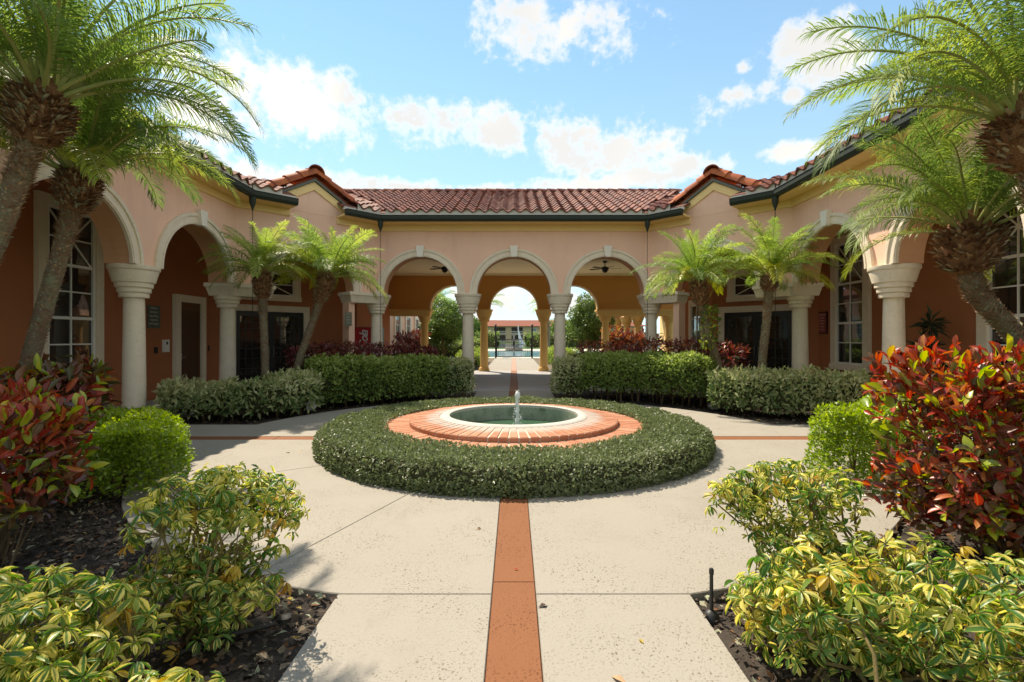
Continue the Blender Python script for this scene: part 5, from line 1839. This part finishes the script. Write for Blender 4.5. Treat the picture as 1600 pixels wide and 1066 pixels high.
# ================================================================== PALMS
def frond_mesh(seed, e0, droop, mat, npair=64, lf=0.215, lwid=0.0044):
    """unit-length frond in the x-z plane, starting at the origin; stalk plus two rows of drooping leaflets"""
    rng = np.random.default_rng(seed)
    K_ = 14
    ang = [e0 - droop * (i / K_) ** 1.25 for i in range(K_ + 1)]
    pts = [np.zeros(3)]
    for i in range(K_):
        a = (ang[i] + ang[i + 1]) / 2
        pts.append(pts[-1] + np.array([math.cos(a), rng.normal(0, .02), math.sin(a)]) / K_)
    pts = np.array(pts)
    mb = MB()
    mb.tube(pts, [0.013 - 0.0105 * (i / K_) ** 0.7 for i in range(K_ + 1)], 4, mi=1)
    nst = len(mb.v)
    cols = [(0.5, 0, 0, 1)] * nst
    for q in range(npair):
        f = 0.14 + 0.86 * (q + rng.uniform(0, .6)) / npair
        i = min(K_ - 1, int(f * K_)); g = f * K_ - i
        p = pts[i] * (1 - g) + pts[min(K_, i + 1)] * g
        t = pts[i + 1] - pts[i]; t /= np.linalg.norm(t)
        upv = np.array([-t[2], 0, t[0]])
        ln = lf * (math.sin(math.pi * min(1, 0.10 + 0.83 * f)) ** 0.6) * rng.uniform(.85, 1.12)
        for s in (-1, 1):
            fwd = 0.50 + 0.75 * f ** 2 + rng.normal(0, .10)
            vv = 0.42 + rng.normal(0, .16)
            d = t * fwd + np.array([0, s, 0]) * 0.85 + upv * vv
            d /= np.linalg.norm(d)
            w = lwid * rng.uniform(.8, 1.25)
            wd = np.cross(d, upv); wd /= np.linalg.norm(wd)
            c0 = p; sag = rng.uniform(.45, 1.25)
            c1 = p + d * ln * .5 + np.array([0, 0, -ln * .06 * sag])
            d2 = d + np.array([0, 0, -0.75 * sag]); d2 /= np.linalg.norm(d2)
            c2 = c1 + d2 * ln * .3
            d3 = d2 + np.array([0, 0, -0.8 * sag]); d3 /= np.linalg.norm(d3)
            c3 = c2 + d3 * ln * .25
            b = [c0 - wd * w * .5, c0 + wd * w * .5, c1 - wd * w, c1 + wd * w, c2 - wd * w * .8, c2 + wd * w * .8, c3]
            mb.add(b, [(0, 1, 3, 2), (2, 3, 5, 4), (4, 5, 6)], 0)
            rv = rng.random() * .22
            cols += [(rv, .5, f, 1)] * 7
    me = mb.mesh('frond', [mat, RACHIS], fix=False, smooth=60)
    leaf_color(me, np.array(cols))
    return me


ELS = [R(85), R(77), R(69), R(60), R(50), R(40), R(28)]
FR = {}; FRN = {}
for i, e in enumerate(ELS):
    FR[i] = [frond_mesh(300 + i * 3 + k, e, R([40, 55, 70, 82, 90, 90, 80][i]) * (0.85 + .25 * k), L_PALMB, 60, 0.20, 0.0046) for k in range(2)]
    FRN[i] = [frond_mesh(350 + i * 3 + k, R([85, 79, 73, 67, 61, 55, 48][i]), R([36, 52, 68, 82, 94, 102, 106][i]) * (0.85 + .25 * k), L_PALM, 84, 0.185, 0.0031) for k in range(2)]
FRY = [frond_mesh(400 + k, R(34 - 16 * k), R(84), L_PALMY) for k in range(2)]
GP = 'small feather palms in the courtyard beds'


def palm(label, path, r0, r1, crown_r, L, nf, seed, old=True, boots=520, yellow=3, scars=True, bulb_h=0.55, group=GP, cat='palm tree', lo=6, name='feather_palm', tilt=0.75, near=False, scarm=None):
    rng = np.random.default_rng(seed)
    P = [Vector(p) for p in path]
    root = thing(name, label, cat, (path[0][0], path[0][1], 0), group)
    # smooth the trunk path
    def cr(t):
        n = len(P) - 1; x = t * n; i = min(n - 1, int(x)); u = x - i
        p0, p1, p2, p3 = P[max(0, i - 1)], P[i], P[i + 1], P[min(n, i + 2)]
        return 0.5 * ((2 * p1) + (p2 - p0) * u + (2 * p0 - 5 * p1 + 4 * p2 - p3) * u * u + (3 * p1 - p0 - 3 * p2 + p3) * u ** 3)
    m = 26
    pts = [cr(i / m) for i in range(m + 1)]
    Ltot = sum((pts[i + 1] - pts[i]).length for i in range(m))
    rads = [r0 + (r1 - r0) * i / m + 0.004 * math.sin(i * 2.2) for i in range(m + 1)]
    mb = MB(); mb.tube(pts, rads, 12); mb.build('trunk', BARK, root, smooth=60)
    top = pts[-1]; axis = (pts[-1] - pts[-3]).normalized()
    off = o_of(root)

    def spikes(nm, count, t0, t1, rad_f, ln, wd, out, mats, upf, regular=False):
        V = []; F = []; MI = []
        for i in range(count):
            t = t0 + (t1 - t0) * ((i + .5) / count if regular else rng.random())
            x = t * m; k = min(m - 1, int(x)); c = pts[k].lerp(pts[k + 1], x - k)
            ta = (pts[k + 1] - pts[k]).normalized()
            e1 = ta.cross(Vector((0.3, .9, .2))).normalized(); e2 = ta.cross(e1)
            a = i * 2.39996 + rng.normal(0, .06 if regular else .2)
            sd = e1 * math.cos(a) + e2 * math.sin(a); tn = ta.cross(sd)
            r = rad_f(t)
            l = ln * rng.uniform(.6, 1.4); w = wd * rng.uniform(.7, 1.3)
            d = (sd * out + ta * upf + Vector(rng.normal(0, .22, 3))).normalized()
            p = c + sd * r * .92
            b = len(V)
            V += [p - tn * w, p + tn * w, p - ta * w * .7 + sd * .004, p + d * l - tn * w * .35 - ta * w * .25, p + d * l + tn * w * .35]
            F += [(b, b + 1, b + 4, b + 3), (b + 2, b, b + 3), (b + 1, b + 2, b + 4), (b + 2, b + 3, b + 4)]
            MI += [int(rng.integers(len(mats)))] * 4
        q = MB(); q.v = [tuple(v) for v in V]; q.f = F; q.m = MI
        q.build(nm, mats, root, kind='stuff', fix=False)
    rt = lambda t: r0 + (r1 - r0) * t
    tb = max(0.2, 1 - bulb_h / Ltot)
    if scars:
        spikes('leaf_scars', int(300 * Ltot), 0.01, tb + .05, rt, 0.042 * r0 / .13, 0.026 * r0 / .13, 0.75, [SCARB, BOOT, SCAR, SCARB] if scarm else [SCAR, SCAR, SCARB], 0.75, True)
    # swollen fibrous head of old frond bases
    mb = MB()
    hp = [cr(tb + (1 - tb) * i / 8) for i in range(9)]
    hr = [r1 * .95 + (crown_r - r1) * (math.sin(math.pi * (0.08 + 0.74 * i / 8)) ** .8) for i in range(9)]
    hp.append(top + axis * crown_r * .7); hr.append(crown_r * .4)
    mb.tube(hp, hr, 14); mb.build('crown_base', FIBRE, root, smooth=60)
    if old:
        rb = lambda t: r1 * .95 + (crown_r - r1) * (max(0.05, math.sin(math.pi * min(.85, (0.08 + 0.74 * (t - tb) / (1 - tb))))) ** .8)
        spikes('old_frond_bases', boots, tb + .01, 1.0, rb, 0.070 * (crown_r / .2) ** .6, 0.020 * (crown_r / .2) ** .6, 0.75, [BOOT, FIBRE, BOOTD, BOOTD, SCAR, FIBRE], 0.42)
        spikes('trunk_fibre', boots * 2, tb - .12, 1.0, rb, 0.05, 0.004, 0.9, [FIBRE, BOOT], 0.3)
    # fronds
    tm = bpy.data.objects.new('frond', FR[0][0])
    rot_ax = Vector((0, 0, 1)).rotation_difference(Vector((0, 0, 1)).lerp(axis, tilt).normalized())
    for i in range(nf):
        u = (i + .5) / nf
        k = min(lo, int(u ** 0.82 * (lo + 1)))
        az = i * 2.39996 + rng.normal(0, .18)
        o = tm.copy()
        if yellow and i >= nf - yellow * 2 and i % 2:
            o.data = FRY[int(rng.integers(2))]
        else:
            o.data = (FRN if near else FR)[k][int(rng.integers(2))]
        COL.objects.link(o); o.parent = root
        sc = L * rng.uniform(.85, 1.1) * (0.82 if k == 0 else 1.0)
        start = top + axis * crown_r * (0.55 - 0.75 * u)
        M = Matrix.Translation(start - off) @ rot_ax.to_matrix().to_4x4() @ Matrix.Rotation(az, 4, 'Z') @ Matrix.Rotation(rng.normal(0, .07), 4, 'Y') @ Matrix.Rotation(rng.normal(0, .25), 4, 'X') @ Matrix.Scale(sc, 4) @ Matrix.Translation((crown_r * .45 / sc, 0, 0))
        o.matrix_basis = M
    bpy.data.objects.remove(tm)
    return root


palm('tallest palm at the upper left edge, leaning right with a shaggy brown crown base', [(-6.15, 4.8, 0), (-5.72, 4.85, 1.2), (-5.25, 4.9, 2.45), (-4.88, 4.9, 3.4), (-4.68, 4.9, 4.02)], 0.098, 0.095, 0.25, 2.0, 44, 61, boots=900, yellow=1, scarm='brown', bulb_h=.85, lo=6, near=True, tilt=.3)
palm('leaning palm in front of the tall left window, its crown below the tallest palm', [(-6.45, 6.25, 0), (-6.25, 6.25, 1.0), (-5.95, 6.25, 2.1), (-5.66, 6.25, 3.1), (-5.52, 6.25, 3.68)], 0.094, 0.088, 0.22, 1.95, 42, 62, boots=800, scarm='brown', yellow=2, bulb_h=.8, lo=6, near=True, tilt=.3)
palm('slender upright palm in front of the black door on the left', [(-5.72, 11.3, 0), (-5.74, 11.3, 1.2), (-5.78, 11.3, 2.2), (-5.8, 11.3, 3.1)], 0.082, 0.08, 0.19, 1.22, 40, 63, yellow=2, bulb_h=.72)
palm('palm leaning right in front of the left diagonal arch, beside the clipped hedge', [(-5.35, 11.5, 0), (-5.05, 11.55, 1.1), (-4.72, 11.6, 2.1), (-4.42, 11.65, 3.08)], 0.08, 0.078, 0.20, 1.42, 44, 64, yellow=6, bulb_h=.75)
palm('leafy palm leaning left beside the right corner column, with a vine on its trunk', [(5.1, 11.6, 0), (4.85, 11.6, 0.9), (4.55, 11.6, 1.9), (4.33, 11.6, 2.95)], 0.09, 0.085, 0.19, 1.42, 42, 65, yellow=3, bulb_h=.6)
palm('upright palm in front of the black double doors on the right', [(5.62, 11.2, 0), (5.68, 11.2, 1.1), (5.78, 11.2, 2.1), (5.85, 11.2, 3.0)], 0.085, 0.088, 0.17, 1.45, 44, 66, yellow=3, bulb_h=.45)
palm('palm with a bulky brown head on a bent trunk before the right foreground arch', [(6.6, 5.5, 0), (6.05, 5.45, 0.95), (5.5, 5.4, 1.65), (5.02, 5.35, 2.15), (4.92, 5.3, 2.78)], 0.10, 0.10, 0.28, 1.5, 40, 67, boots=520, yellow=3, bulb_h=.62, lo=6, tilt=.2, near=True, scarm='brown')
palm('tall palm cut by the upper right edge, its fronds over the roof eave', [(5.3, 4.15, 0), (5.0, 4.15, 1.2), (4.7, 4.2, 2.2), (4.5, 4.2, 2.95), (4.38, 4.2, 3.5)], 0.11, 0.11, 0.27, 1.85, 40, 68, scarm='brown', boots=460, yellow=1, bulb_h=.75, lo=6, near=True, tilt=.4)

# vine on the leaning right palm
vt = hedge('trunk_vine', 'leafy vine climbing the leaning palm beside the right corner column', 'vine', [(4.66, 11.48), (4.52, 11.5)], 0.26, 2.35, 260, 0.11, [(L_TREE, .6), (L_CLIME, .4)], None, 71, power=.8, lump=.05, z0=1.3, tpl=T_MED, lw=.5, stems=2, core=0)

# dark potted plant in the right loggia
pot = thing('potted_plant', 'dark spiky potted plant against the terracotta wall right of the column', 'potted plant', (8.55, 9.75 + .4, 0))
m = MB(); m.lathe([(0, 0), (0.17, 0), (0.22, 0.36), (0.235, 0.38), (0.2, 0.38), (0.19, 0.34), (0, 0.34)], 18, (8.55, 10.15, 0)); m.build('pot', FASCIA, pot, smooth=40)
mb = MB(); P = []; A = []; N = []; rng = np.random.default_rng(9)
for (dx, dy, h) in ((-.15, -.1, 1.5), (.15, .1, 1.95), (0.0, -.2, 1.15)):
    tip = np.array([8.55 + dx, 10.15 + dy, h]); mb.tube([(8.55 + dx * .2, 10.15 + dy * .2, .3), (8.55 + dx * .7, 10.15 + dy * .7, h * .6), tip], [.018, .015, .012], 6)
    for i in range(46):
        d = norm(rng.normal(0, 1, (1, 3)))[0]; d[2] = d[2] * .7 + .15
        P.append(tip - np.array([0, 0, rng.random() * .2])); A.append(d); N.append(np.array([0, 0, 1.0]) + rng.normal(0, .2, 3))
mb.build('stems', TWIG, pot)
L_ = rng.uniform(.28, .42, len(P))
link('foliage', leaves_mesh('foliage', P, A, N, L_, L_ * .11, T_MED, L_DARKPOT, o_of(pot)), pot, kind='stuff')

# ================================================================== SMALL THINGS IN THE BEDS
sp = thing('sprinkler_riser', 'black sprinkler riser standing at the bed corner right of the path', 'sprinkler', (1.14, 2.83, 0))
m = MB(); m.lathe([(0, -0.04), (0.045, -0.04), (0.045, 0.0), (0.03, 0.02), (0.012, 0.03), (0.010, 0.24), (0.0, 0.24)], 12, (1.14, 2.83, 0)); m.build('riser', PLASTIC, sp, smooth=40)
m = MB(); m.lathe([(0, 0.235), (0.013, 0.235), (0.014, 0.262), (0.009, 0.27), (0, 0.27)], 12, (1.14, 2.83, 0)); m.build('nozzle_cap', PLASTIC, sp, smooth=40)
ip = thing('irrigation_pipe', 'black irrigation pipe with a round cap on the soil left of the path', 'pipe', (-1.4, 2.75, 0))
m = MB(); m.tube([(-1.75, 2.45, -0.01), (-1.6, 2.6, 0.0), (-1.45, 2.68, 0.0), (-1.33, 2.74, 0.005)], 0.014, 7); m.build('pipe', PIPE, ip, smooth=60)
m = MB(); m.lathe([(0, 0.0), (0.035, 0.0), (0.038, 0.02), (0.02, 0.03), (0, 0.03)], 14, (-1.30, 2.79, -0.005)); m.build('cap', PIPE, ip, smooth=40)


def rock(label, x, y, r, seed, mat=STONE, cat='stone'):
    rng = np.random.default_rng(seed)
    bm = bmesh.new(); bmesh.ops.create_icosphere(bm, subdivisions=2, radius=r)
    for v in bm.verts:
        v.co *= 1 + 0.12 * math.sin(v.co.x * 9 / r * .3 + seed) + rng.normal(0, .05); v.co.z *= .62
    me = bpy.data.meshes.new('garden_stone'); bm.to_mesh(me); bm.free(); me.materials.append(mat)
    o = link('garden_stone', me, None, (x, y, r * .35)); tag(o, label, cat)


rock('rounded grey stone in the mulch in front of the right palms', 4.55, 11.05, 0.16, 3)
ld = thing('garden_light', 'small pale garden spotlight in the mulch beside the left variegated shrub', 'garden light', (-4.28, 10.35, 0))
m = MB(); m.box((-4.36, 10.28, 0.10), (-4.20, 10.42, 0.27), Matrix.Translation((-4.28, 10.35, .18)) @ Matrix.Rotation(R(25), 4, 'X') @ Matrix.Translation((4.28, -10.35, -.18))); m.build('lamp_housing', surface('pale_grey_plastic', (.45, .45, .44), .5, .05, 3, 0), ld)
m = MB(); m.tube([(-4.28, 10.35, -.05), (-4.28, 10.35, .12)], .015, 8); m.build('stake', PLASTIC, ld)


def chips():
    rng = np.random.default_rng(77)
    P = []; k = 0
    while len(P) < 16000:
        x = rng.uniform(-6.8, 6.8); y = 1.2 + (rng.random() ** 1.6) * 12.5
        d = math.hypot(x, y - FC.y)
        if d < RC + .02 or abs(x) < 1.13 or abs(y - FC.y) < 1.22:
            if not ((RC - .09 < d < RC + .02 and y < 5 and abs(x) > 1.2) or (1.05 < abs(x) < 1.13 and y < 2.9)) or rng.random() > .16: continue
            P.append((x, y, .004 + rng.random() * .006)); continue
        P.append((x, y, -0.03 + rng.random() * .02))
    while len(P) < 24000:
        x = rng.uniform(-4.5, 3.6); y = rng.uniform(1.2, 5.0); d = math.hypot(x, y - FC.y)
        if d < RC + .02 or abs(x) < 1.13: continue
        P.append((x, y, -0.03 + rng.random() * .035))
    P = np.array(P); n = len(P)
    A = norm(np.stack([rng.normal(0, 1, n), rng.normal(0, 1, n), rng.normal(0, .25, n)], 1)); N = norm(np.stack([rng.normal(0, .4, n), rng.normal(0, .4, n), np.ones(n)], 1))
    L = rng.uniform(.02, .075, n)
    o = link('bark_mulch', leaves_mesh('bark_mulch', P, A, N, L, L * rng.uniform(.3, .7, n), T_DIAMOND, [CHIP, DIRT, SCAR, FIBRE], (0, 0, 0), None, rng.choice(4, n, p=[.66, .16, .10, .08])), kind='stuff')
    tag(o, 'dark shredded bark scattered over the planting beds', 'mulch')
chips()


def litter():
    rng = np.random.default_rng(78)
    P = []
    while len(P) < 900:
        x = rng.uniform(-6.8, 6.8); y = 1.3 + (rng.random() ** 1.7) * 12
        d = math.hypot(x, y - FC.y)
        on = d < RC + .02 or abs(x) < 1.13 or abs(y - FC.y) < 1.22
        if on and rng.random() > .045: continue
        if d < 3.05: continue
        P.append((x, y, .004 if on else -.015 + rng.random() * .02))
    P = np.array(P); n = len(P)
    A = norm(np.stack([rng.normal(0, 1, n), rng.normal(0, 1, n), rng.normal(0, .12, n)], 1)); N = norm(np.stack([rng.normal(0, .25, n), rng.normal(0, .25, n), np.ones(n)], 1))
    L = rng.uniform(.03, .085, n)
    o = link('leaf_litter', leaves_mesh('leaf_litter', P, A, N, L, L * rng.uniform(.3, .5, n), T_MED, [L_SCHO, BOOT, CHIP, L_CRED], (0, 0, 0), None, rng.choice(4, n, p=[.25, .4, .25, .1])), kind='stuff')
    tag(o, 'fallen brown and yellow leaves on the mulch and paving', 'leaf litter')
litter()

# ================================================================== BEYOND THE BREEZEWAY
def tree(label, x, y, h, w, n, seed, leaf=0.12, mat=L_TREE, base_z=0.9, group='trees beyond the breezeway'):
    rng = np.random.default_rng(seed)
    root = thing('round_tree', label, 'tree', (x, y, 0), group)
    mb = MB(); cl = []
    for i in range(26):
        d = norm(rng.normal(0, 1, (1, 3)))[0]
        c = np.array([x, y, (h + base_z) / 2]) + d * np.array([w / 2, w / 2, (h - base_z) / 2]) * rng.uniform(.45, .8)
        cl.append(c)
        if i < 9:
            mb.tube([(x + rng.normal(0, .08), y + rng.normal(0, .08), -.05), (x * .6 + c[0] * .4, y * .6 + c[1] * .4, base_z * .9), c], [.05, .035, .012], 6)
    mb.build('trunk', TWIG, root)
    ci = rng.integers(len(cl), size=n)
    C = np.array(cl)[ci]; D = norm(rng.normal(0, 1, (n, 3)))
    rad = w * 0.20 * (1 - .35 * rng.random(n))
    P = C + D * rad[:, None]; P[:, 2] = np.maximum(P[:, 2], .3)
    A = norm(D * .5 + rng.normal(0, .7, (n, 3))); N = norm(D + rng.normal(0, .5, (n, 3)) + np.array([0, 0, .4]))
    L = leaf * rng.uniform(.7, 1.3, n)
    link('crown', leaves_mesh('crown', P, A, N, L, L * .5, T_DIAMOND, mat, o_of(root), rng.random(n)), root, kind='stuff')


tree('round dark green tree seen through the left front arch', -4.35, 29.5, 4.15, 3.3, 20000, 81)
tree('round bright green tree seen through the right front arch', 4.75, 29.5, 4.2, 2.9, 20000, 82)
hedge('rear_shrub', 'green shrub along the rear path behind the left yellow columns', 'shrub', [(-2.3, 25.2), (-2.5, 28), (-2.4, 33)], 1.3, .85, 4200, .10, [(L_HEDGE, .6), (L_LIME, .4)], 'shrubs beyond the breezeway', 83, power=.65, lump=.15, tpl=T_MED)
hedge('rear_shrub', 'green shrub along the rear path behind the right yellow columns', 'shrub', [(3.0, 25.6), (2.7, 28), (2.5, 33)], 1.3, .95, 4200, .10, [(L_HEDGE, .5), (L_LIME, .5)], 'shrubs beyond the breezeway', 84, power=.65, lump=.15, tpl=T_MED)
hedge('rear_shrub', 'orange and red croton beyond the breezeway between the right rear columns', 'shrub', [(5.2, 25.6), (7.0, 25.9)], 1.1, 1.85, 1500, .30, [(L_ORANGE, .6), (L_MAROON, .4)], 'shrubs beyond the breezeway', 85, power=.7, lump=.2, tpl=T_MED, lw=.3, jag=.3)
hedge('rear_shrub', 'dark maroon shrub beyond the breezeway in front of the rear windows', 'shrub', [(-5.8, 26.0), (-5.0, 26.3)], 1.1, 1.75, 900, .26, L_MAROON, 'shrubs beyond the breezeway', 86, power=.7, lump=.2, tpl=T_MED, lw=.35, jag=.2)
hedge('rear_shrub', 'low clipped green hedge behind the left round tree', 'shrub', [(-5.8, 32.5), (-2.6, 33.5)], 1.2, 1.5, 2500, .12, L_HEDGE, 'shrubs beyond the breezeway', 87, power=.6, lump=.15, tpl=T_MED)
palm('palm far beyond the gate, its fronds left of the centre arch opening', [(-2.75, 44, 0), (-2.7, 44, 2.2), (-2.65, 44, 4.4)], .13, .12, .2, 1.9, 26, 91, boots=60, yellow=0, scars=False, group='palms by the pool')
palm('palm far beyond the gate, its fronds right of the centre arch opening', [(3.15, 44, 0), (3.1, 44, 2.2), (3.05, 44, 4.4)], .13, .12, .2, 1.9, 26, 92, boots=60, yellow=0, scars=False, group='palms by the pool')
palm('palm beyond the left front arch, standing behind the round tree', [(-7.2, 43, 0), (-7.1, 43, 2.4), (-7.0, 43, 4.6)], .15, .14, .22, 2.4, 30, 93, boots=60, yellow=0, scars=False, group='palms by the pool')

rl = thing('rear_building', 'cream rear building with white sash windows beyond the left of the breezeway', 'building', (-9, 32, 0))
m = MB(); m.box((-13, 25.2, 0), (-7.3, 40, 4.6)); m.build('wall', PINK, rl)
m = MB(); m.prism([(-14, 24.4), (-6.6, 24.4), (-6.6, 41), (-14, 41)], 4.6, 4.8); m.prism([(-14, 24.4), (-6.6, 24.4), (-6.6, 41), (-14, 41)], 4.8, 6.6, poly1=[(-10.5, 28), (-10, 28), (-10, 37), (-10.5, 37)]); m.build('roof', FARROOF, rl)
Mrl = frame((-7.3, 0, 0), (0, 1, 0), (1, 0, 0))
for u in (27.6, 30.6, 33.6, 36.6):
    window(rl, Mrl, u, .7, 1.2, 2.3, 4, False, sur=.25)
rr_ = thing('rear_arcade', 'row of ochre columns of the rear arcade beyond the right of the breezeway', 'building', (8, 30, 0))
for y in (26.4, 29.3, 32.2, 35.1):
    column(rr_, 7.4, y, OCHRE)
Mrr = frame((7.15, 0, 0), (0, 1, 0), (-1, 0, 0))
arch_wall(rr_, Mrr, (25.0, 38.0), (25.0, 38.0), 4.8, [(27.85, 1.13), (30.75, 1.13), (33.65, 1.13)], mats=(PINK, INTRA))
m = MB(); m.box((11.3, 25, 0), (11.5, 38, 4.8)); m.build('loggia_wall', SOFFIT, rr_)
m = MB(); m.prism([(6.5, 24.6), (13, 24.6), (13, 38.6), (6.5, 38.6)], 4.82, 6.6, poly1=[(9.5, 27), (10, 27), (10, 36), (9.5, 36)]); m.build('roof', FARROOF, rr_)

gt = thing('iron_gate', 'black iron double gate standing closed across the rear path by the pool', 'gate', (0, 38.3, 0))
for x in (-1.42, 1.42):
    m = MB(); m.box((x - .06, 38.24, 0), (x + .06, 38.36, 2.55)); m.lathe([(.0, 2.55), (.09, 2.55), (.09, 2.6), (.04, 2.66), (0, 2.7)], 10, (x, 38.3, 0)); m.build('gate_post', BLACK, gt)
for s in (-1, 1):
    m = MB()
    a, b = (0.03, 1.36) if s > 0 else (-1.36, -0.03)
    for z in (.1, .55, 1.45): m.box((a, 38.28, z), (b, 38.32, z + .05))
    m.box((a, 38.275, .1), (a + .05, 38.325, 1.5)); m.box((b - .05, 38.275, .1), (b, 38.325, 1.5))
    gl = m.build('gate_leaf', BLACK, gt)
    for k in range(1, 9):
        x = a + (b - a) * k / 9
        q = MB(); q.box((x - .009, 38.291, .15), (x + .009, 38.309, 1.45)); q.build('bar', BLACK, gl)
m = MB(); m.box((-.06, 38.26, 1.0), (.06, 38.27, 1.3)); m.build('lock_box', BLACK, gt)

sf_ = thing('pool_fountain', 'pale tiered stone fountain standing at the far side of the pool', 'fountain', (0, 62.5, 0))
m = MB(); m.lathe([(r * .7, z * .8) for r, z in [(0, 0), (1.6, 0), (1.6, .45), (1.4, .5), (1.35, .3), (.5, .3), (.3, .6), (.22, 1.2), (.3, 1.4), (.8, 1.6), (.85, 1.7), (.3, 1.6), (.16, 1.8), (.14, 2.3), (.4, 2.5), (.1, 2.5), (0, 2.9)]], 24, (0, 62.5, 0)); m.build('stone_tiers', STONE, sf_, smooth=40)
m = MB(); m.lathe([(.95, .34), (0, .34)], 24, (0, 62.5, 0)); m.build('water', WATER, sf_, fix=False)
rng = np.random.default_rng(4)
jt = MB()
for i in range(900):
    t = rng.random() ** .7; z = 4.6 * (1 - t); r = .12 + t * t * 1.5
    a = rng.random() * 6.28; s = rng.uniform(.05, .16); c = (1.0 + .55 * t * t * 2 + r * .5 * math.cos(a) * rng.random(), 118 + r * .5 * math.sin(a), z)
    jt.lathe([(0, -s), (s * .7, 0), (0, s * 1.4)], 5, c)
o = jt.build('lake_jet', FOAM); tag(o, 'white water jet rising from the lake in front of the red roofed apartments', 'water jet', kind='stuff')
for i, (x0, x1, y, lab) in enumerate([(-14, -3.2, 72, 'mid green shrub row beyond the pool, left of the tiered fountain'), (2.6, 14, 72, 'mid green shrub row beyond the pool, right of the tiered fountain')]):
    hedge('pool_shrub', lab, 'shrub', [(x0, y), ((x0 + x1) / 2, y + 1.5), (x1, y)], 3, 2.2, 3000, .28, [(L_TREE, .5), (L_HEDGE, .5)], 'shrub rows beyond the pool', 101 + i, power=.7, lump=.5, tpl=T_MED)
for i, (x, y, h, w, lab) in enumerate([(-6.5, 76, 4.6, 4.5, 'far tree left of the centre arch view, behind the pool'), (7.4, 76, 4.6, 4.5, 'far tree right of the centre arch view, behind the pool'),
                                      (-24, 70, 7, 8, 'far tree behind the round tree on the left'), (26, 72, 7, 9, 'far tree behind the round tree on the right')]):
    tree(lab, x, y, h, w, 3000, 110 + i, .34, L_TREE, 1.2, 'trees beyond the pool')

ab = thing('apartment_building', 'far two storey cream apartment block with red roof across the lake', 'building', (0, 185, 0))
m = MB(); m.box((-48, 182, 0), (48, 196, 5.9)); m.build('wall', FARWALL, ab)
m = MB(); m.prism([(-49.5, 180.5), (49.5, 180.5), (49.5, 197.5), (-49.5, 197.5)], 5.9, 8.4, poly1=[(-44, 188.5), (44, 188.5), (44, 189.5), (-44, 189.5)]); m.build('roof', FARROOF, ab)
for k in range(-7, 8):
    x = k * 6.4 + 1.2
    if k % 3 == 1:
        for z in (1.0, 3.9):
            m = MB(); m.box((x - .8, 181.9, z), (x + .8, 182.05, z + 1.4)); f = m.build('window', WHITE, ab)
            m = MB(); m.box((x - .65, 181.85, z + .12), (x + .65, 181.9, z + 1.28)); m.build('pane', GLASS, f)
        continue
    for z in (0.1, 3.0):
        m = MB(); m.box((x - 2.1, 181.93, z + .1), (x + 2.1, 182.1, z + 2.5)); bl = m.build('balcony', FARDARK, ab)
        m = MB(); m.box((x - 2.2, 181.2, z), (x + 2.2, 181.95, z + .15)); m.box((x - 2.2, 181.2, z + .9), (x + 2.2, 181.3, z + 1.0))
        for q in range(15): m.box((x - 2.15 + q * .3, 181.22, z + .15), (x - 2.1 + q * .3, 181.28, z + .9))
        m.build('railing', WHITE, bl)
